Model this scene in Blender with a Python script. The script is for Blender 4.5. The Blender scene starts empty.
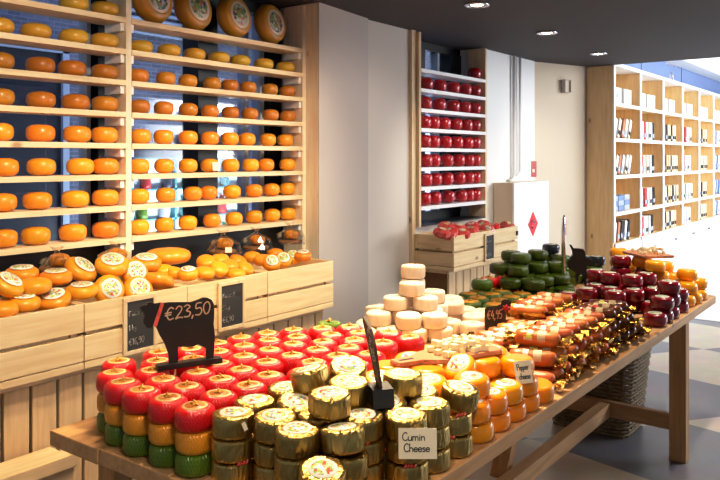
import bpy, bmesh, math, random
from mathutils import noise as mnoise
from mathutils import Vector, Matrix, Quaternion
random.seed(7)
R = math.radians
COL = bpy.context.scene.collection

# ------------------------------------------------------------------ places
F, HZ, H, T = 750.0, 158.0, 1.6, 0.78      # focal length, horizon, eye height, table height
def P(px, py, z):                           # survey: photo bearing -> point at height z
    d = F*(H-z)/(py-HZ); l = (px-360)/F*d
    return (.8*d+.6*l, .6*d-.8*l)
def PV(px, py, v):                          # survey: photo bearing -> (u, z) on the facade plane at depth v
    r = (px-360)/F
    u = v*(.8+.6*r)/(.6-.8*r); d = .8*u+.6*v
    return u, H-(py-HZ)*d/F
ORD = ['first','second','third','fourth','fifth','sixth','seventh','eighth','ninth','tenth','eleventh','twelfth','thirteenth','fourteenth']

# ------------------------------------------------------------------ materials
def mat(name, color, rough=.5, metal=0., coat=0., var=.0, noise=0., nscale=20., bump=0., bscale=40., stretch=(1,1,1), emit=None, estr=0., hue=0., dark=None, spec=.5, sub=0.):
    m = bpy.data.materials.new(name); m.use_nodes = True
    nt = m.node_tree; b = nt.nodes['Principled BSDF']; L = nt.links.new
    b.inputs['Base Color'].default_value = (*color, 1); b.inputs['Roughness'].default_value = rough
    b.inputs['Metallic'].default_value = metal; b.inputs['Coat Weight'].default_value = coat; b.inputs['Coat Roughness'].default_value = .12
    b.inputs['Specular IOR Level'].default_value = spec
    if sub: b.inputs['Subsurface Weight'].default_value = sub; b.inputs['Subsurface Radius'].default_value = (.02,.01,.004)
    src = None
    tc = nt.nodes.new('ShaderNodeTexCoord'); mp = nt.nodes.new('ShaderNodeMapping'); mp.inputs['Scale'].default_value = stretch
    oi = nt.nodes.new('ShaderNodeObjectInfo')
    off = nt.nodes.new('ShaderNodeVectorMath'); off.operation = 'SCALE'; off.inputs[0].default_value = (37, 91, 53); L(oi.outputs['Random'], off.inputs['Scale'])
    add = nt.nodes.new('ShaderNodeVectorMath'); L(tc.outputs['Object'], add.inputs[0]); L(off.outputs[0], add.inputs[1])
    L(add.outputs[0], mp.inputs['Vector'])
    if noise:
        n = nt.nodes.new('ShaderNodeTexNoise'); n.inputs['Scale'].default_value = nscale; n.inputs['Detail'].default_value = 4
        L(mp.outputs[0], n.inputs['Vector'])
        mx = nt.nodes.new('ShaderNodeMix'); mx.data_type = 'RGBA'
        d = dark or tuple(c*.55 for c in color)
        mx.inputs['A'].default_value = (*d, 1); mx.inputs['B'].default_value = (*color, 1)
        rp = nt.nodes.new('ShaderNodeMapRange'); rp.inputs['From Min'].default_value = .5-.35/max(noise, .1)*.5; rp.inputs['From Max'].default_value = .62
        rp.inputs['To Min'].default_value = 1-noise
        L(n.outputs['Fac'], rp.inputs['Value']); L(rp.outputs[0], mx.inputs['Factor']); src = mx.outputs['Result']
    if var or hue:
        h = nt.nodes.new('ShaderNodeHueSaturation')
        if src: L(src, h.inputs['Color'])
        else: h.inputs['Color'].default_value = (*color, 1)
        r1 = nt.nodes.new('ShaderNodeMapRange'); r1.inputs['To Min'].default_value = 1-var; r1.inputs['To Max'].default_value = 1+var*.6
        L(oi.outputs['Random'], r1.inputs['Value']); L(r1.outputs[0], h.inputs['Value'])
        if hue:
            r2 = nt.nodes.new('ShaderNodeMapRange'); r2.inputs['To Min'].default_value = .5-hue; r2.inputs['To Max'].default_value = .5+hue
            fr = nt.nodes.new('ShaderNodeMath'); fr.operation = 'MULTIPLY'; fr.inputs[1].default_value = 7.31; L(oi.outputs['Random'], fr.inputs[0])
            f2 = nt.nodes.new('ShaderNodeMath'); f2.operation = 'FRACT'; L(fr.outputs[0], f2.inputs[0]); L(f2.outputs[0], r2.inputs['Value']); L(r2.outputs[0], h.inputs['Hue'])
        src = h.outputs['Color']
    if src: L(src, b.inputs['Base Color'])
    if bump:
        n2 = nt.nodes.new('ShaderNodeTexNoise'); n2.inputs['Scale'].default_value = bscale; n2.inputs['Detail'].default_value = 5
        L(mp.outputs[0], n2.inputs['Vector'])
        bp = nt.nodes.new('ShaderNodeBump'); bp.inputs['Strength'].default_value = bump; bp.inputs['Distance'].default_value = .006
        L(n2.outputs['Fac'], bp.inputs['Height']); L(bp.outputs[0], b.inputs['Normal'])
    if emit: b.inputs['Emission Color'].default_value = (*emit, 1); b.inputs['Emission Strength'].default_value = estr
    return m

def net_mat(name, color, dark, n=26, k=150, bump=.5, rough=.28, var=.12):
    m = mat(name, color, rough, coat=.2, var=var)
    nt = m.node_tree; b = nt.nodes['Principled BSDF']; L = nt.links.new
    tc = nt.nodes.new('ShaderNodeTexCoord'); g = nt.nodes.new('ShaderNodeTexGradient'); g.gradient_type = 'RADIAL'; L(tc.outputs['Object'], g.inputs['Vector'])
    sx = nt.nodes.new('ShaderNodeSeparateXYZ'); L(tc.outputs['Object'], sx.inputs[0])
    def M(op, a, b_):
        q = nt.nodes.new('ShaderNodeMath'); q.operation = op
        for i, s in enumerate((a, b_)):
            if s is None: continue
            if isinstance(s, (int, float)): q.inputs[i].default_value = s
            else: L(s, q.inputs[i])
        return q.outputs[0]
    A = M('MULTIPLY', g.outputs['Fac'], n*2*math.pi); Z = M('MULTIPLY', sx.outputs['Z'], float(k))
    s1 = M('ABSOLUTE', M('SINE', M('MULTIPLY', M('ADD', A, Z), .5), None), None); s2 = M('ABSOLUTE', M('SINE', M('MULTIPLY', M('SUBTRACT', A, Z), .5), None), None)
    mn = M('MINIMUM', s1, s2); ln = M('LESS_THAN', mn, .16)
    bp = nt.nodes.new('ShaderNodeBump'); bp.inputs['Strength'].default_value = bump; bp.inputs['Distance'].default_value = .003
    L(mn, bp.inputs['Height']); bp.invert = True; L(bp.outputs[0], b.inputs['Normal'])
    old = b.inputs['Base Color'].links[0].from_socket if b.inputs['Base Color'].links else None
    mx = nt.nodes.new('ShaderNodeMix'); mx.data_type = 'RGBA'
    if old: L(old, mx.inputs['A'])
    else: mx.inputs['A'].default_value = (*color, 1)
    mx.inputs['B'].default_value = (*dark, 1); L(ln, mx.inputs['Factor']); L(mx.outputs['Result'], b.inputs['Base Color'])
    return m

def label_mat(name, edge, ramp, scale=90, inner=.36):
    m = bpy.data.materials.new(name); m.use_nodes = True; nt = m.node_tree; b = nt.nodes['Principled BSDF']; L = nt.links.new
    b.inputs['Roughness'].default_value = .4
    tc = nt.nodes.new('ShaderNodeTexCoord'); oi = nt.nodes.new('ShaderNodeObjectInfo')
    v = nt.nodes.new('ShaderNodeTexVoronoi'); v.inputs['Scale'].default_value = scale
    ad = nt.nodes.new('ShaderNodeVectorMath'); L(tc.outputs['Object'], ad.inputs[0]); L(oi.outputs['Random'], ad.inputs[1]); L(ad.outputs[0], v.inputs['Vector'])
    cr = nt.nodes.new('ShaderNodeValToRGB'); cr.color_ramp.interpolation = 'CONSTANT'
    e = cr.color_ramp.elements
    while len(e) < len(ramp): e.new(.5)
    for i, c in enumerate(ramp): e[i].position = i/len(ramp); e[i].color = (*c, 1)
    sc = nt.nodes.new('ShaderNodeSeparateColor'); L(v.outputs['Color'], sc.inputs[0]); L(sc.outputs[0], cr.inputs['Fac'])
    vm = nt.nodes.new('ShaderNodeVectorMath'); vm.operation = 'SUBTRACT'; vm.inputs[1].default_value = (.5, .5, .5); L(tc.outputs['Generated'], vm.inputs[0])
    ml = nt.nodes.new('ShaderNodeVectorMath'); ml.operation = 'MULTIPLY'; ml.inputs[1].default_value = (1, 1, 0); L(vm.outputs[0], ml.inputs[0])
    ln = nt.nodes.new('ShaderNodeVectorMath'); ln.operation = 'LENGTH'; L(ml.outputs[0], ln.inputs[0])
    lt = nt.nodes.new('ShaderNodeMath'); lt.operation = 'LESS_THAN'; lt.inputs[1].default_value = inner; L(ln.outputs['Value'], lt.inputs[0])
    mx = nt.nodes.new('ShaderNodeMix'); mx.data_type = 'RGBA'; mx.inputs['A'].default_value = (*edge, 1); L(cr.outputs[0], mx.inputs['B']); L(lt.outputs[0], mx.inputs['Factor'])
    L(mx.outputs['Result'], b.inputs['Base Color'])
    return m

def pine(name, light, dark, axis='X', rough=.6, var=.08, knots=True):
    s = {'X': (1.2, 14, 14), 'Y': (14, 1.2, 14), 'Z': (14, 14, 1.2)}[axis]
    m = mat(name, light, rough, var=var, noise=.9, nscale=3.2, stretch=s, dark=dark, bump=.12, bscale=6)
    if knots:
        nt = m.node_tree; b = nt.nodes['Principled BSDF']; L = nt.links.new
        tc = nt.nodes.new('ShaderNodeTexCoord'); v = nt.nodes.new('ShaderNodeTexVoronoi'); mp = nt.nodes.new('ShaderNodeMapping')
        mp.inputs['Scale'].default_value = {'X': (3.2, 6, 6), 'Y': (6, 3.2, 6), 'Z': (6, 6, 3.2)}[axis]
        L(tc.outputs['Object'], mp.inputs[0]); L(mp.outputs[0], v.inputs['Vector']); v.inputs['Scale'].default_value = 1.0
        rg = nt.nodes.new('ShaderNodeMapRange'); rg.inputs['From Min'].default_value = .04; rg.inputs['From Max'].default_value = .11; rg.inputs['To Min'].default_value = .75; rg.inputs['To Max'].default_value = 0
        L(v.outputs['Distance'], rg.inputs['Value'])
        mx = nt.nodes.new('ShaderNodeMix'); mx.data_type = 'RGBA'; L(b.inputs['Base Color'].links[0].from_socket, mx.inputs['A'])
        mx.inputs['B'].default_value = (dark[0]*.35, dark[1]*.28, dark[2]*.22, 1); L(rg.outputs[0], mx.inputs['Factor']); L(mx.outputs['Result'], b.inputs['Base Color'])
    return m

def glass_mat(name, tint=(1, 1, 1), refl=.12):
    m = bpy.data.materials.new(name); m.use_nodes = True; nt = m.node_tree; nt.nodes.clear(); L = nt.links.new
    o = nt.nodes.new('ShaderNodeOutputMaterial'); t = nt.nodes.new('ShaderNodeBsdfTransparent'); t.inputs[0].default_value = (*tint, 1)
    g = nt.nodes.new('ShaderNodeBsdfGlossy'); g.inputs['Roughness'].default_value = .10
    lw = nt.nodes.new('ShaderNodeLayerWeight'); lw.inputs['Blend'].default_value = .35
    ml = nt.nodes.new('ShaderNodeMath'); ml.operation = 'MULTIPLY'; ml.inputs[1].default_value = refl*4; L(lw.outputs['Fresnel'], ml.inputs[0])
    mx = nt.nodes.new('ShaderNodeMixShader'); L(ml.outputs[0], mx.inputs[0]); L(t.outputs[0], mx.inputs[1]); L(g.outputs[0], mx.inputs[2]); L(mx.outputs[0], o.inputs[0])
    return m

def brick_mat(name, c1, c2, mortar, scale):
    m = bpy.data.materials.new(name); m.use_nodes = True; nt = m.node_tree; b = nt.nodes['Principled BSDF']; L = nt.links.new
    tc = nt.nodes.new('ShaderNodeTexCoord'); mp = nt.nodes.new('ShaderNodeMapping'); mp.inputs['Rotation'].default_value = (R(90), 0, 0)
    L(tc.outputs['Object'], mp.inputs[0]); br = nt.nodes.new('ShaderNodeTexBrick'); L(mp.outputs[0], br.inputs['Vector'])
    br.inputs['Color1'].default_value = (*c1, 1); br.inputs['Color2'].default_value = (*c2, 1); br.inputs['Mortar'].default_value = (*mortar, 1)
    br.inputs['Scale'].default_value = scale; br.inputs['Mortar Size'].default_value = .02; br.inputs['Brick Width'].default_value = .9; br.inputs['Row Height'].default_value = .28
    b.inputs['Roughness'].default_value = .85; L(br.outputs['Color'], b.inputs['Base Color'])
    return m

MAT = {}
MAT['gouda'] = mat('gouda_rind', (.84, .345, .018), .38, coat=.25, var=.10, hue=.012, noise=.45, nscale=14, dark=(.70, .24, .010), bump=.12, bscale=18)
MAT['gouda_y'] = mat('gouda_yellow_rind', (.70, .41, .035), .42, coat=.2, var=.10, hue=.008, noise=.4, nscale=14, dark=(.55, .29, .02), bump=.12, bscale=18)
MAT['gouda_d'] = mat('gouda_amber_rind', (.60, .235, .016), .42, coat=.2, var=.15, hue=.01, noise=.5, nscale=14, dark=(.42, .13, .008), bump=.12, bscale=18)
MAT['wheel'] = mat('big_wheel_rind', (.55, .25, .022), .42, coat=.2, var=.06, noise=.5, nscale=9, dark=(.40, .16, .012))
MAT['red'] = net_mat('red_net_wax', (.66, .004, .010), (.80, .016, .016), n=40, k=420, var=.1, bump=.35)
MAT['amber'] = net_mat('amber_net_wax', (.74, .29, .010), (.80, .36, .03), n=36, k=420, var=.1, bump=.35)
MAT['green'] = net_mat('green_net_wax', (.075, .155, .003), (.14, .24, .01), n=36, k=300, var=.15)
MAT['dgreen'] = net_mat('dark_green_net_wax', (.050, .086, .0005), (.08, .13, .002), n=36, k=250, var=.25, rough=.2)
MAT['dred'] = mat('dark_red_wax', (.26, .003, .012), .22, coat=.6, var=.12, bump=.15, bscale=14)
MAT['edam'] = mat('edam_red_wax', (.50, .004, .012), .25, coat=.6, var=.15, bump=.1, bscale=10)
MAT['navy'] = mat('navy_wax', (.012, .018, .03), .25, coat=.5)
MAT['yellow'] = mat('yellow_wax', (.95, .41, .004), .3, coat=.4, var=.08, bump=.1, bscale=14)
MAT['orange'] = mat('orange_wax', (.94, .33, .004), .3, coat=.45, var=.06, hue=.008, noise=.3, nscale=12, dark=(.84, .23, .003), bump=.15, bscale=20)
MAT['goat'] = mat('goat_rind', (.86, .74, .61), .65, var=.04, noise=.5, nscale=30, stretch=(1, 1, .35), dark=(.84, .58, .40), bump=.7, bscale=60)
MAT['gold'] = mat('gold_foil', (.52, .37, .12), .33, metal=1, var=.10, bump=1., bscale=45, stretch=(1, 1, .3), noise=.45, nscale=22, dark=(.30, .195, .045))
MAT['foil'] = mat('bright_gold_foil', (.50, .28, .06), .25, metal=1, var=.2, bump=1., bscale=60)
MAT['sausage'] = mat('smoked_cheese_skin', (.52, .13, .022), .42, coat=.25, var=.16, hue=.012, noise=.4, nscale=10, dark=(.34, .065, .010))
MAT['sausage_d'] = mat('dark_smoked_skin', (.16, .040, .012), .25, coat=.6, var=.2, noise=.4, nscale=10, dark=(.09, .02, .006))
MAT['label'] = label_mat('round_label', (.88, .86, .80), [(.85, .84, .78), (.30, .55, .10), (.85, .84, .78), (.75, .10, .08), (.45, .65, .15), (.85, .82, .7), (.75, .6, .1), (.2, .3, .5)], 150, .38)
MAT['label_red'] = label_mat('cream_label', (.76, .52, .24), [(.60, .30, .06), (.42, .11, .015), (.56, .27, .05), (.48, .16, .02)], 70, .38)
MAT['label_pale'] = label_mat('pale_label', (.62, .60, .52), [(.5, .5, .42), (.16, .24, .10), (.6, .58, .5), (.25, .32, .15)], 80)
MAT['label_green'] = label_mat('green_white_label', (.70, .74, .62), [(.75, .76, .66), (.25, .42, .10), (.75, .76, .66), (.6, .25, .12)], 90)
MAT['label_sq'] = label_mat('sausage_label', (.62, .57, .46), [(.64, .58, .46), (.75, .06, .05), (.64, .58, .46), (.55, .65, .10), (.64, .58, .46), (.66, .62, .5), (.4, .3, .2)], 55, .9)
MAT['label_big'] = label_mat('wheel_picture_label', (.66, .52, .42), [(.20, .28, .07), (.14, .22, .05), (.55, .14, .08), (.55, .5, .45), (.2, .3, .08), (.05, .05, .09), (.45, .45, .4)], 60, .40)
MAT['label_tan'] = mat('cream_stick_label', (.60, .50, .34), .5, var=.1, noise=.5, nscale=60, dark=(.40, .26, .14))
MAT['raffia'] = mat('raffia', (.70, .36, .06), .6, var=.2)
MAT['orange_leaf'] = mat('orange_wax_top', (.92, .42, .03), .4, coat=.3, var=.2, noise=.7, nscale=25, dark=(.20, .24, .008))
MAT['pine_x'] = pine('pine_along', (.86, .70, .48), (.74, .54, .32), 'X')
MAT['pine_y'] = pine('pine_across', (.80, .62, .40), (.66, .45, .24), 'Y')
MAT['pine_z'] = pine('pine_upright', (.80, .64, .43), (.68, .48, .27), 'Z')
MAT['pine_lit'] = pine('pine_lit_pale', (.86, .76, .60), (.76, .62, .44), 'Z')  # paler pine: strong light on the rack uprights put into the colour
MAT['crate'] = pine('crate_pine', (.84, .66, .42), (.72, .52, .29), 'X', rough=.75, var=.1)
MAT['crate_y'] = pine('crate_pine_end', (.80, .61, .37), (.68, .47, .25), 'Y', rough=.75, var=.1)
MAT['plank'] = pine('plank_pine', (.74, .56, .35), (.62, .44, .24), 'Z', rough=.75, var=.06)
MAT['table'] = pine('table_oak', (.60, .36, .17), (.46, .25, .10), 'X', rough=.55, var=.05)
MAT['table_leg'] = pine('table_leg_wood', (.54, .31, .14), (.40, .21, .085), 'Z', rough=.6, var=.08)
MAT['table_beam'] = pine('table_beam_wood', (.50, .29, .14), (.36, .19, .08), 'Y', rough=.6, var=.08)
MAT['pinewall'] = pine('pine_cladding', (.86, .62, .34), (.76, .51, .25), 'Z', rough=.5)
MAT['shelf_in'] = pine('shelf_pine_inside', (.90, .70, .42), (.82, .58, .32), 'X', rough=.55, var=0)
MAT['white'] = mat('white_paint', (.84, .84, .84), .5, noise=.1, nscale=3)
MAT['shelf_white'] = mat('white_shelf_edge', (.86, .87, .90), .4, noise=.08, nscale=3)
MAT['wall'] = mat('plaster_wall', (.69, .64, .59), .8, noise=.15, nscale=2.5, dark=(.63, .58, .54), bump=.05, bscale=60)
MAT['wall_beige'] = mat('beige_plaster', (.70, .60, .48), .8, noise=.15, nscale=2.5, dark=(.64, .54, .42))
MAT['column'] = mat('column_plaster', (.56, .51, .48), .8, noise=.15, nscale=2.5, dark=(.51, .46, .44))
MAT['ceiling'] = mat('dark_ceiling', (.050, .044, .050), .75, noise=.2, nscale=2)
MAT['ceiling_hi'] = mat('white_ceiling', (.80, .80, .80), .8, noise=.05, nscale=2)
MAT['blue'] = mat('slate_blue_paint', (.20, .27, .48), .6, noise=.15, nscale=2)
MAT['black'] = mat('black_paint', (.012, .012, .014), .45, noise=.2, nscale=10)
MAT['frame'] = mat('dark_window_frame', (.008, .009, .012), .4, noise=.2, nscale=4)
MAT['frame_l'] = mat('pale_window_frame', (.42, .48, .58), .5, noise=.2, nscale=4)
MAT['glass'] = glass_mat('window_glass', (.90, .94, 1.0), .10)
MAT['cello'] = glass_mat('cellophane', (.99, .99, .99), .09)
MAT['chalk'] = mat('chalkboard', (.035, .035, .038), .7, noise=.4, nscale=9, dark=(.06, .058, .056))
MAT['chalkmark'] = mat('chalk_writing', (.70, .66, .60), .9, noise=.2, nscale=80)
MAT['goldchalk'] = mat('gold_chalk_writing', (.72, .54, .38), .8, noise=.2, nscale=80)
MAT['paper'] = mat('card_paper', (.86, .80, .66), .8, noise=.08, nscale=20)
MAT['ink'] = mat('black_ink', (.02, .02, .02), .7, noise=.1, nscale=50)
MAT['collar'] = mat('red_ribbon', (.62, .07, .04), .6, noise=.5, nscale=90, dark=(.8, .45, .35))
MAT['slant'] = mat('dark_brown_board', (.07, .035, .025), .6, noise=.4, nscale=9)
MAT['board'] = mat('brown_board', (.52, .23, .12), .5, noise=.5, nscale=5, stretch=(1, 9, 9), dark=(.40, .15, .07), bump=.1)
MAT['cube'] = mat('cheese_cube', (.92, .82, .56), .5, var=.08, noise=.2, nscale=40)
MAT['wicker'] = mat('wicker', (.22, .15, .075), .7, var=.1, noise=.7, nscale=30, dark=(.07, .045, .02))
MAT['steel'] = mat('steel', (.72, .74, .78), .25, metal=1, noise=.1, nscale=30)
MAT['redplastic'] = mat('red_plastic', (.42, .02, .02), .4, noise=.1, nscale=10)
MAT['logo'] = mat('red_logo', (.72, .03, .05), .5, noise=.1, nscale=20)
MAT['logo_w'] = mat('white_logo', (.9, .8, .8), .5, noise=.1, nscale=20)
MAT['redpack'] = mat('red_pack', (.68, .03, .03), .3, coat=.4, var=.2, noise=.6, nscale=22, dark=(.8, .30, .22))
MAT['bread'] = mat('brown_tray', (.22, .10, .035), .7, noise=.5, nscale=20)
MAT['liner'] = mat('wood_wool', (.82, .66, .42), .9, noise=.7, nscale=60, dark=(.6, .42, .2), bump=1., bscale=70)
MAT['lamp'] = mat('lamp_glow', (1, .95, .85), .5, noise=.01, nscale=5, emit=(1, .9, .75), estr=25)
MAT['brick'] = brick_mat('blue_grey_brick', (.16, .165, .22), (.10, .105, .15), (.26, .28, .36), 9.)
MAT['door_navy'] = mat('navy_door', (.018, .022, .04), .45, noise=.3, nscale=4, stretch=(6, 1, .5))
MAT['stone'] = mat('pale_stone', (.45, .46, .50), .8, noise=.3, nscale=6)
MAT['shopwhite'] = mat('pale_shop_back', (.80, .84, .84), .6, noise=.3, nscale=5, dark=(.5, .56, .58))
MAT['teal'] = mat('teal_metal', (.10, .28, .30), .4, noise=.2, nscale=20)

def floor_mat():
    m = bpy.data.materials.new('facet_floor'); m.use_nodes = True; nt = m.node_tree; b = nt.nodes['Principled BSDF']; L = nt.links.new
    tc = nt.nodes.new('ShaderNodeTexCoord'); mp = nt.nodes.new('ShaderNodeMapping')
    mp.inputs['Rotation'].default_value = (0, 0, R(22)); mp.inputs['Scale'].default_value = (1.15, .62, 1); mp.inputs['Location'].default_value = (.15, .25, 0)
    L(tc.outputs['Object'], mp.inputs[0])
    ck = nt.nodes.new('ShaderNodeTexChecker'); ck.inputs['Scale'].default_value = 1.0; L(mp.outputs[0], ck.inputs['Vector'])
    ck.inputs['Color1'].default_value = (.62, .53, .42, 1); ck.inputs['Color2'].default_value = (.20, .20, .23, 1)
    n = nt.nodes.new('ShaderNodeTexNoise'); n.inputs['Scale'].default_value = 5; L(tc.outputs['Object'], n.inputs['Vector'])
    mx = nt.nodes.new('ShaderNodeMix'); mx.data_type = 'RGBA'; mx.blend_type = 'MULTIPLY'; mx.inputs['Factor'].default_value = .35
    L(ck.outputs[0], mx.inputs['A']); L(n.outputs['Color'], mx.inputs['B']); L(mx.outputs['Result'], b.inputs['Base Color'])
    b.inputs['Roughness'].default_value = .35
    return m
MAT['floor'] = floor_mat()
MAT['floor_hi'] = mat('pale_polished_floor', (.74, .76, .80), .25, noise=.2, nscale=2, dark=(.62, .65, .72))

# ------------------------------------------------------------------ mesh builders
def finish(bm, name, m, smooth=False):
    bmesh.ops.recalc_face_normals(bm, faces=bm.faces)
    me = bpy.data.meshes.new(name); bm.to_mesh(me); bm.free()
    me.materials.append(MAT[m] if isinstance(m, str) else m)
    if smooth:
        for p in me.polygons: p.use_smooth = True
    return me
def lathe(bm, prof, seg=32, jit=0., z0=0., sx=1., sy=1.):
    rings = []
    for r, z in prof:
        if r < 1e-6: rings.append([bm.verts.new((0, 0, z+z0))])
        else:
            rg = []
            for i in range(seg):
                a = 2*math.pi*i/seg; rr = r*(1+random.uniform(-jit, jit))
                rg.append(bm.verts.new((rr*math.cos(a)*sx, rr*math.sin(a)*sy, z+z0+random.uniform(-jit, jit)*r)))
            rings.append(rg)
    for a, b in zip(rings, rings[1:]):
        if len(a) == 1 and len(b) == 1: continue
        for i in range(seg):
            j = (i+1) % seg
            if len(a) == 1: bm.faces.new((a[0], b[j], b[i]))
            elif len(b) == 1: bm.faces.new((a[i], a[j], b[0]))
            else: bm.faces.new((a[i], a[j], b[j], b[i]))
def super_prof(r, h, n=3.0, k=12, n2=None):
    out = []
    for i in range(k+1):
        t = -math.pi/2+math.pi*i/k
        c, s = math.cos(t), math.sin(t)
        x = r*abs(c)**(2/(n2 or n)); z = h/2*(1+math.copysign(abs(s)**(2/n), s))
        if i in (0, k): x = 0
        out.append((x, z))
    return out
def drum_prof(r, h, b=.012, bulge=.03, dish=.0):
    p = [(0, 0), (r-b, 0)]
    for i in range(1, 4): a = R(-90+30*i); p.append((r-b+b*math.cos(a), b+b*math.sin(a)))
    p.append((r*(1+bulge), h*.5))
    for i in range(0, 3): a = R(30*i); p.append((r-b+b*math.cos(a), h-b+b*math.sin(a)))
    p += [(r-b, h), (r*.6, h-dish), (0, h-dish)]
    return p
def box(bm, x0, y0, z0, x1, y1, z1, bev=0.):
    g = bmesh.ops.create_cube(bm, size=1, matrix=Matrix.Translation(((x0+x1)/2, (y0+y1)/2, (z0+z1)/2)) @ Matrix.Diagonal((abs(x1-x0), abs(y1-y0), abs(z1-z0), 1)))
    if bev:
        es = {e for v in g['verts'] for e in v.link_edges}
        bmesh.ops.bevel(bm, geom=list(es), offset=bev, segments=2, affect='EDGES', profile=.6)
def beam(bm, a, b, w, h, up=(0, 0, 1)):
    a, b = Vector(a), Vector(b); d = (b-a); L = d.length; x = d.normalized(); y = Vector(up).cross(x).normalized(); z = x.cross(y)
    M = Matrix((x, y, z)).transposed().to_4x4(); M.translation = (a+b)/2
    bmesh.ops.create_cube(bm, size=1, matrix=M @ Matrix.Diagonal((L, w, h, 1)))
def tube(bm, pts, r, seg=8):
    pts = [Vector(p) for p in pts]; prev = None; n = len(pts)
    for i, p in enumerate(pts):
        d = (pts[min(i+1, n-1)]-pts[max(i-1, 0)]).normalized()
        u = d.orthogonal().normalized() if prev is None else (prev[1]-d*prev[1].dot(d)).normalized()
        w = d.cross(u); rr = r[i] if isinstance(r, (list, tuple)) else r
        rg = [bm.verts.new(p+(u*math.cos(2*math.pi*k/seg)+w*math.sin(2*math.pi*k/seg))*rr) for k in range(seg)]
        if prev:
            for k in range(seg): bm.faces.new((prev[0][k], prev[0][(k+1) % seg], rg[(k+1) % seg], rg[k]))
        else: bm.faces.new(rg[::-1])
        prev = (rg, u)
    bm.faces.new(prev[0])
def prism(bm, pts, y0, y1):                  # outline in XZ, thickness along Y
    a = [bm.verts.new((x, y0, z)) for x, z in pts]; b = [bm.verts.new((x, y1, z)) for x, z in pts]
    n = len(pts); bm.faces.new(a); bm.faces.new(b[::-1])
    for i in range(n): bm.faces.new((a[i], b[i], b[(i+1) % n], a[(i+1) % n]))
def meshof(name, m, fn, smooth=False):
    bm = bmesh.new(); fn(bm); return finish(bm, name, m, smooth)

# ------------------------------------------------------------------ objects
def thing(name, label, cat, loc=(0, 0, 0), rot=None, group=None):
    o = bpy.data.objects.new(name, None); COL.objects.link(o); o.location = loc; o.empty_display_size = .02
    setrot(o, rot); o['label'] = label; o['category'] = cat
    if group: o['group'] = group
    return o
def setrot(o, rot):
    if rot is None: return
    if isinstance(rot, Quaternion): o.rotation_mode = 'QUATERNION'; o.rotation_quaternion = rot
    elif isinstance(rot, (int, float)): o.rotation_euler = (0, 0, rot)
    else: o.rotation_euler = rot
def part(name, me, parent, loc=(0, 0, 0), rot=None, label=None):
    o = bpy.data.objects.new(name, me); COL.objects.link(o); o.parent = parent; o.location = loc; setrot(o, rot)
    if label: o['label'] = label
    return o
def single(name, me, label, cat, loc=(0, 0, 0), rot=None, group=None):
    o = bpy.data.objects.new(name, me); COL.objects.link(o); o.location = loc; setrot(o, rot)
    o['label'] = label; o['category'] = cat
    if group: o['group'] = group
    return o
def struct(name, me, loc=(0, 0, 0), rot=None):
    o = bpy.data.objects.new(name, me); COL.objects.link(o); o.location = loc; setrot(o, rot); o['kind'] = 'structure'; return o
def boxmesh(name, m, *b, bev=0.): return meshof(name, m, lambda bm: box(bm, *b, bev=bev))

def tilt_quat(t, az, spin=None):             # lean the top of a cheese by t towards azimuth az
    n = Vector((math.sin(t)*math.cos(az), math.sin(t)*math.sin(az), math.cos(t)))
    return Vector((0, 0, 1)).rotation_difference(n) @ Quaternion((0, 0, 1), random.uniform(0, 6.28) if spin is None else spin)
def cam_az(u, v): return math.atan2(-v, -u)

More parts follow.
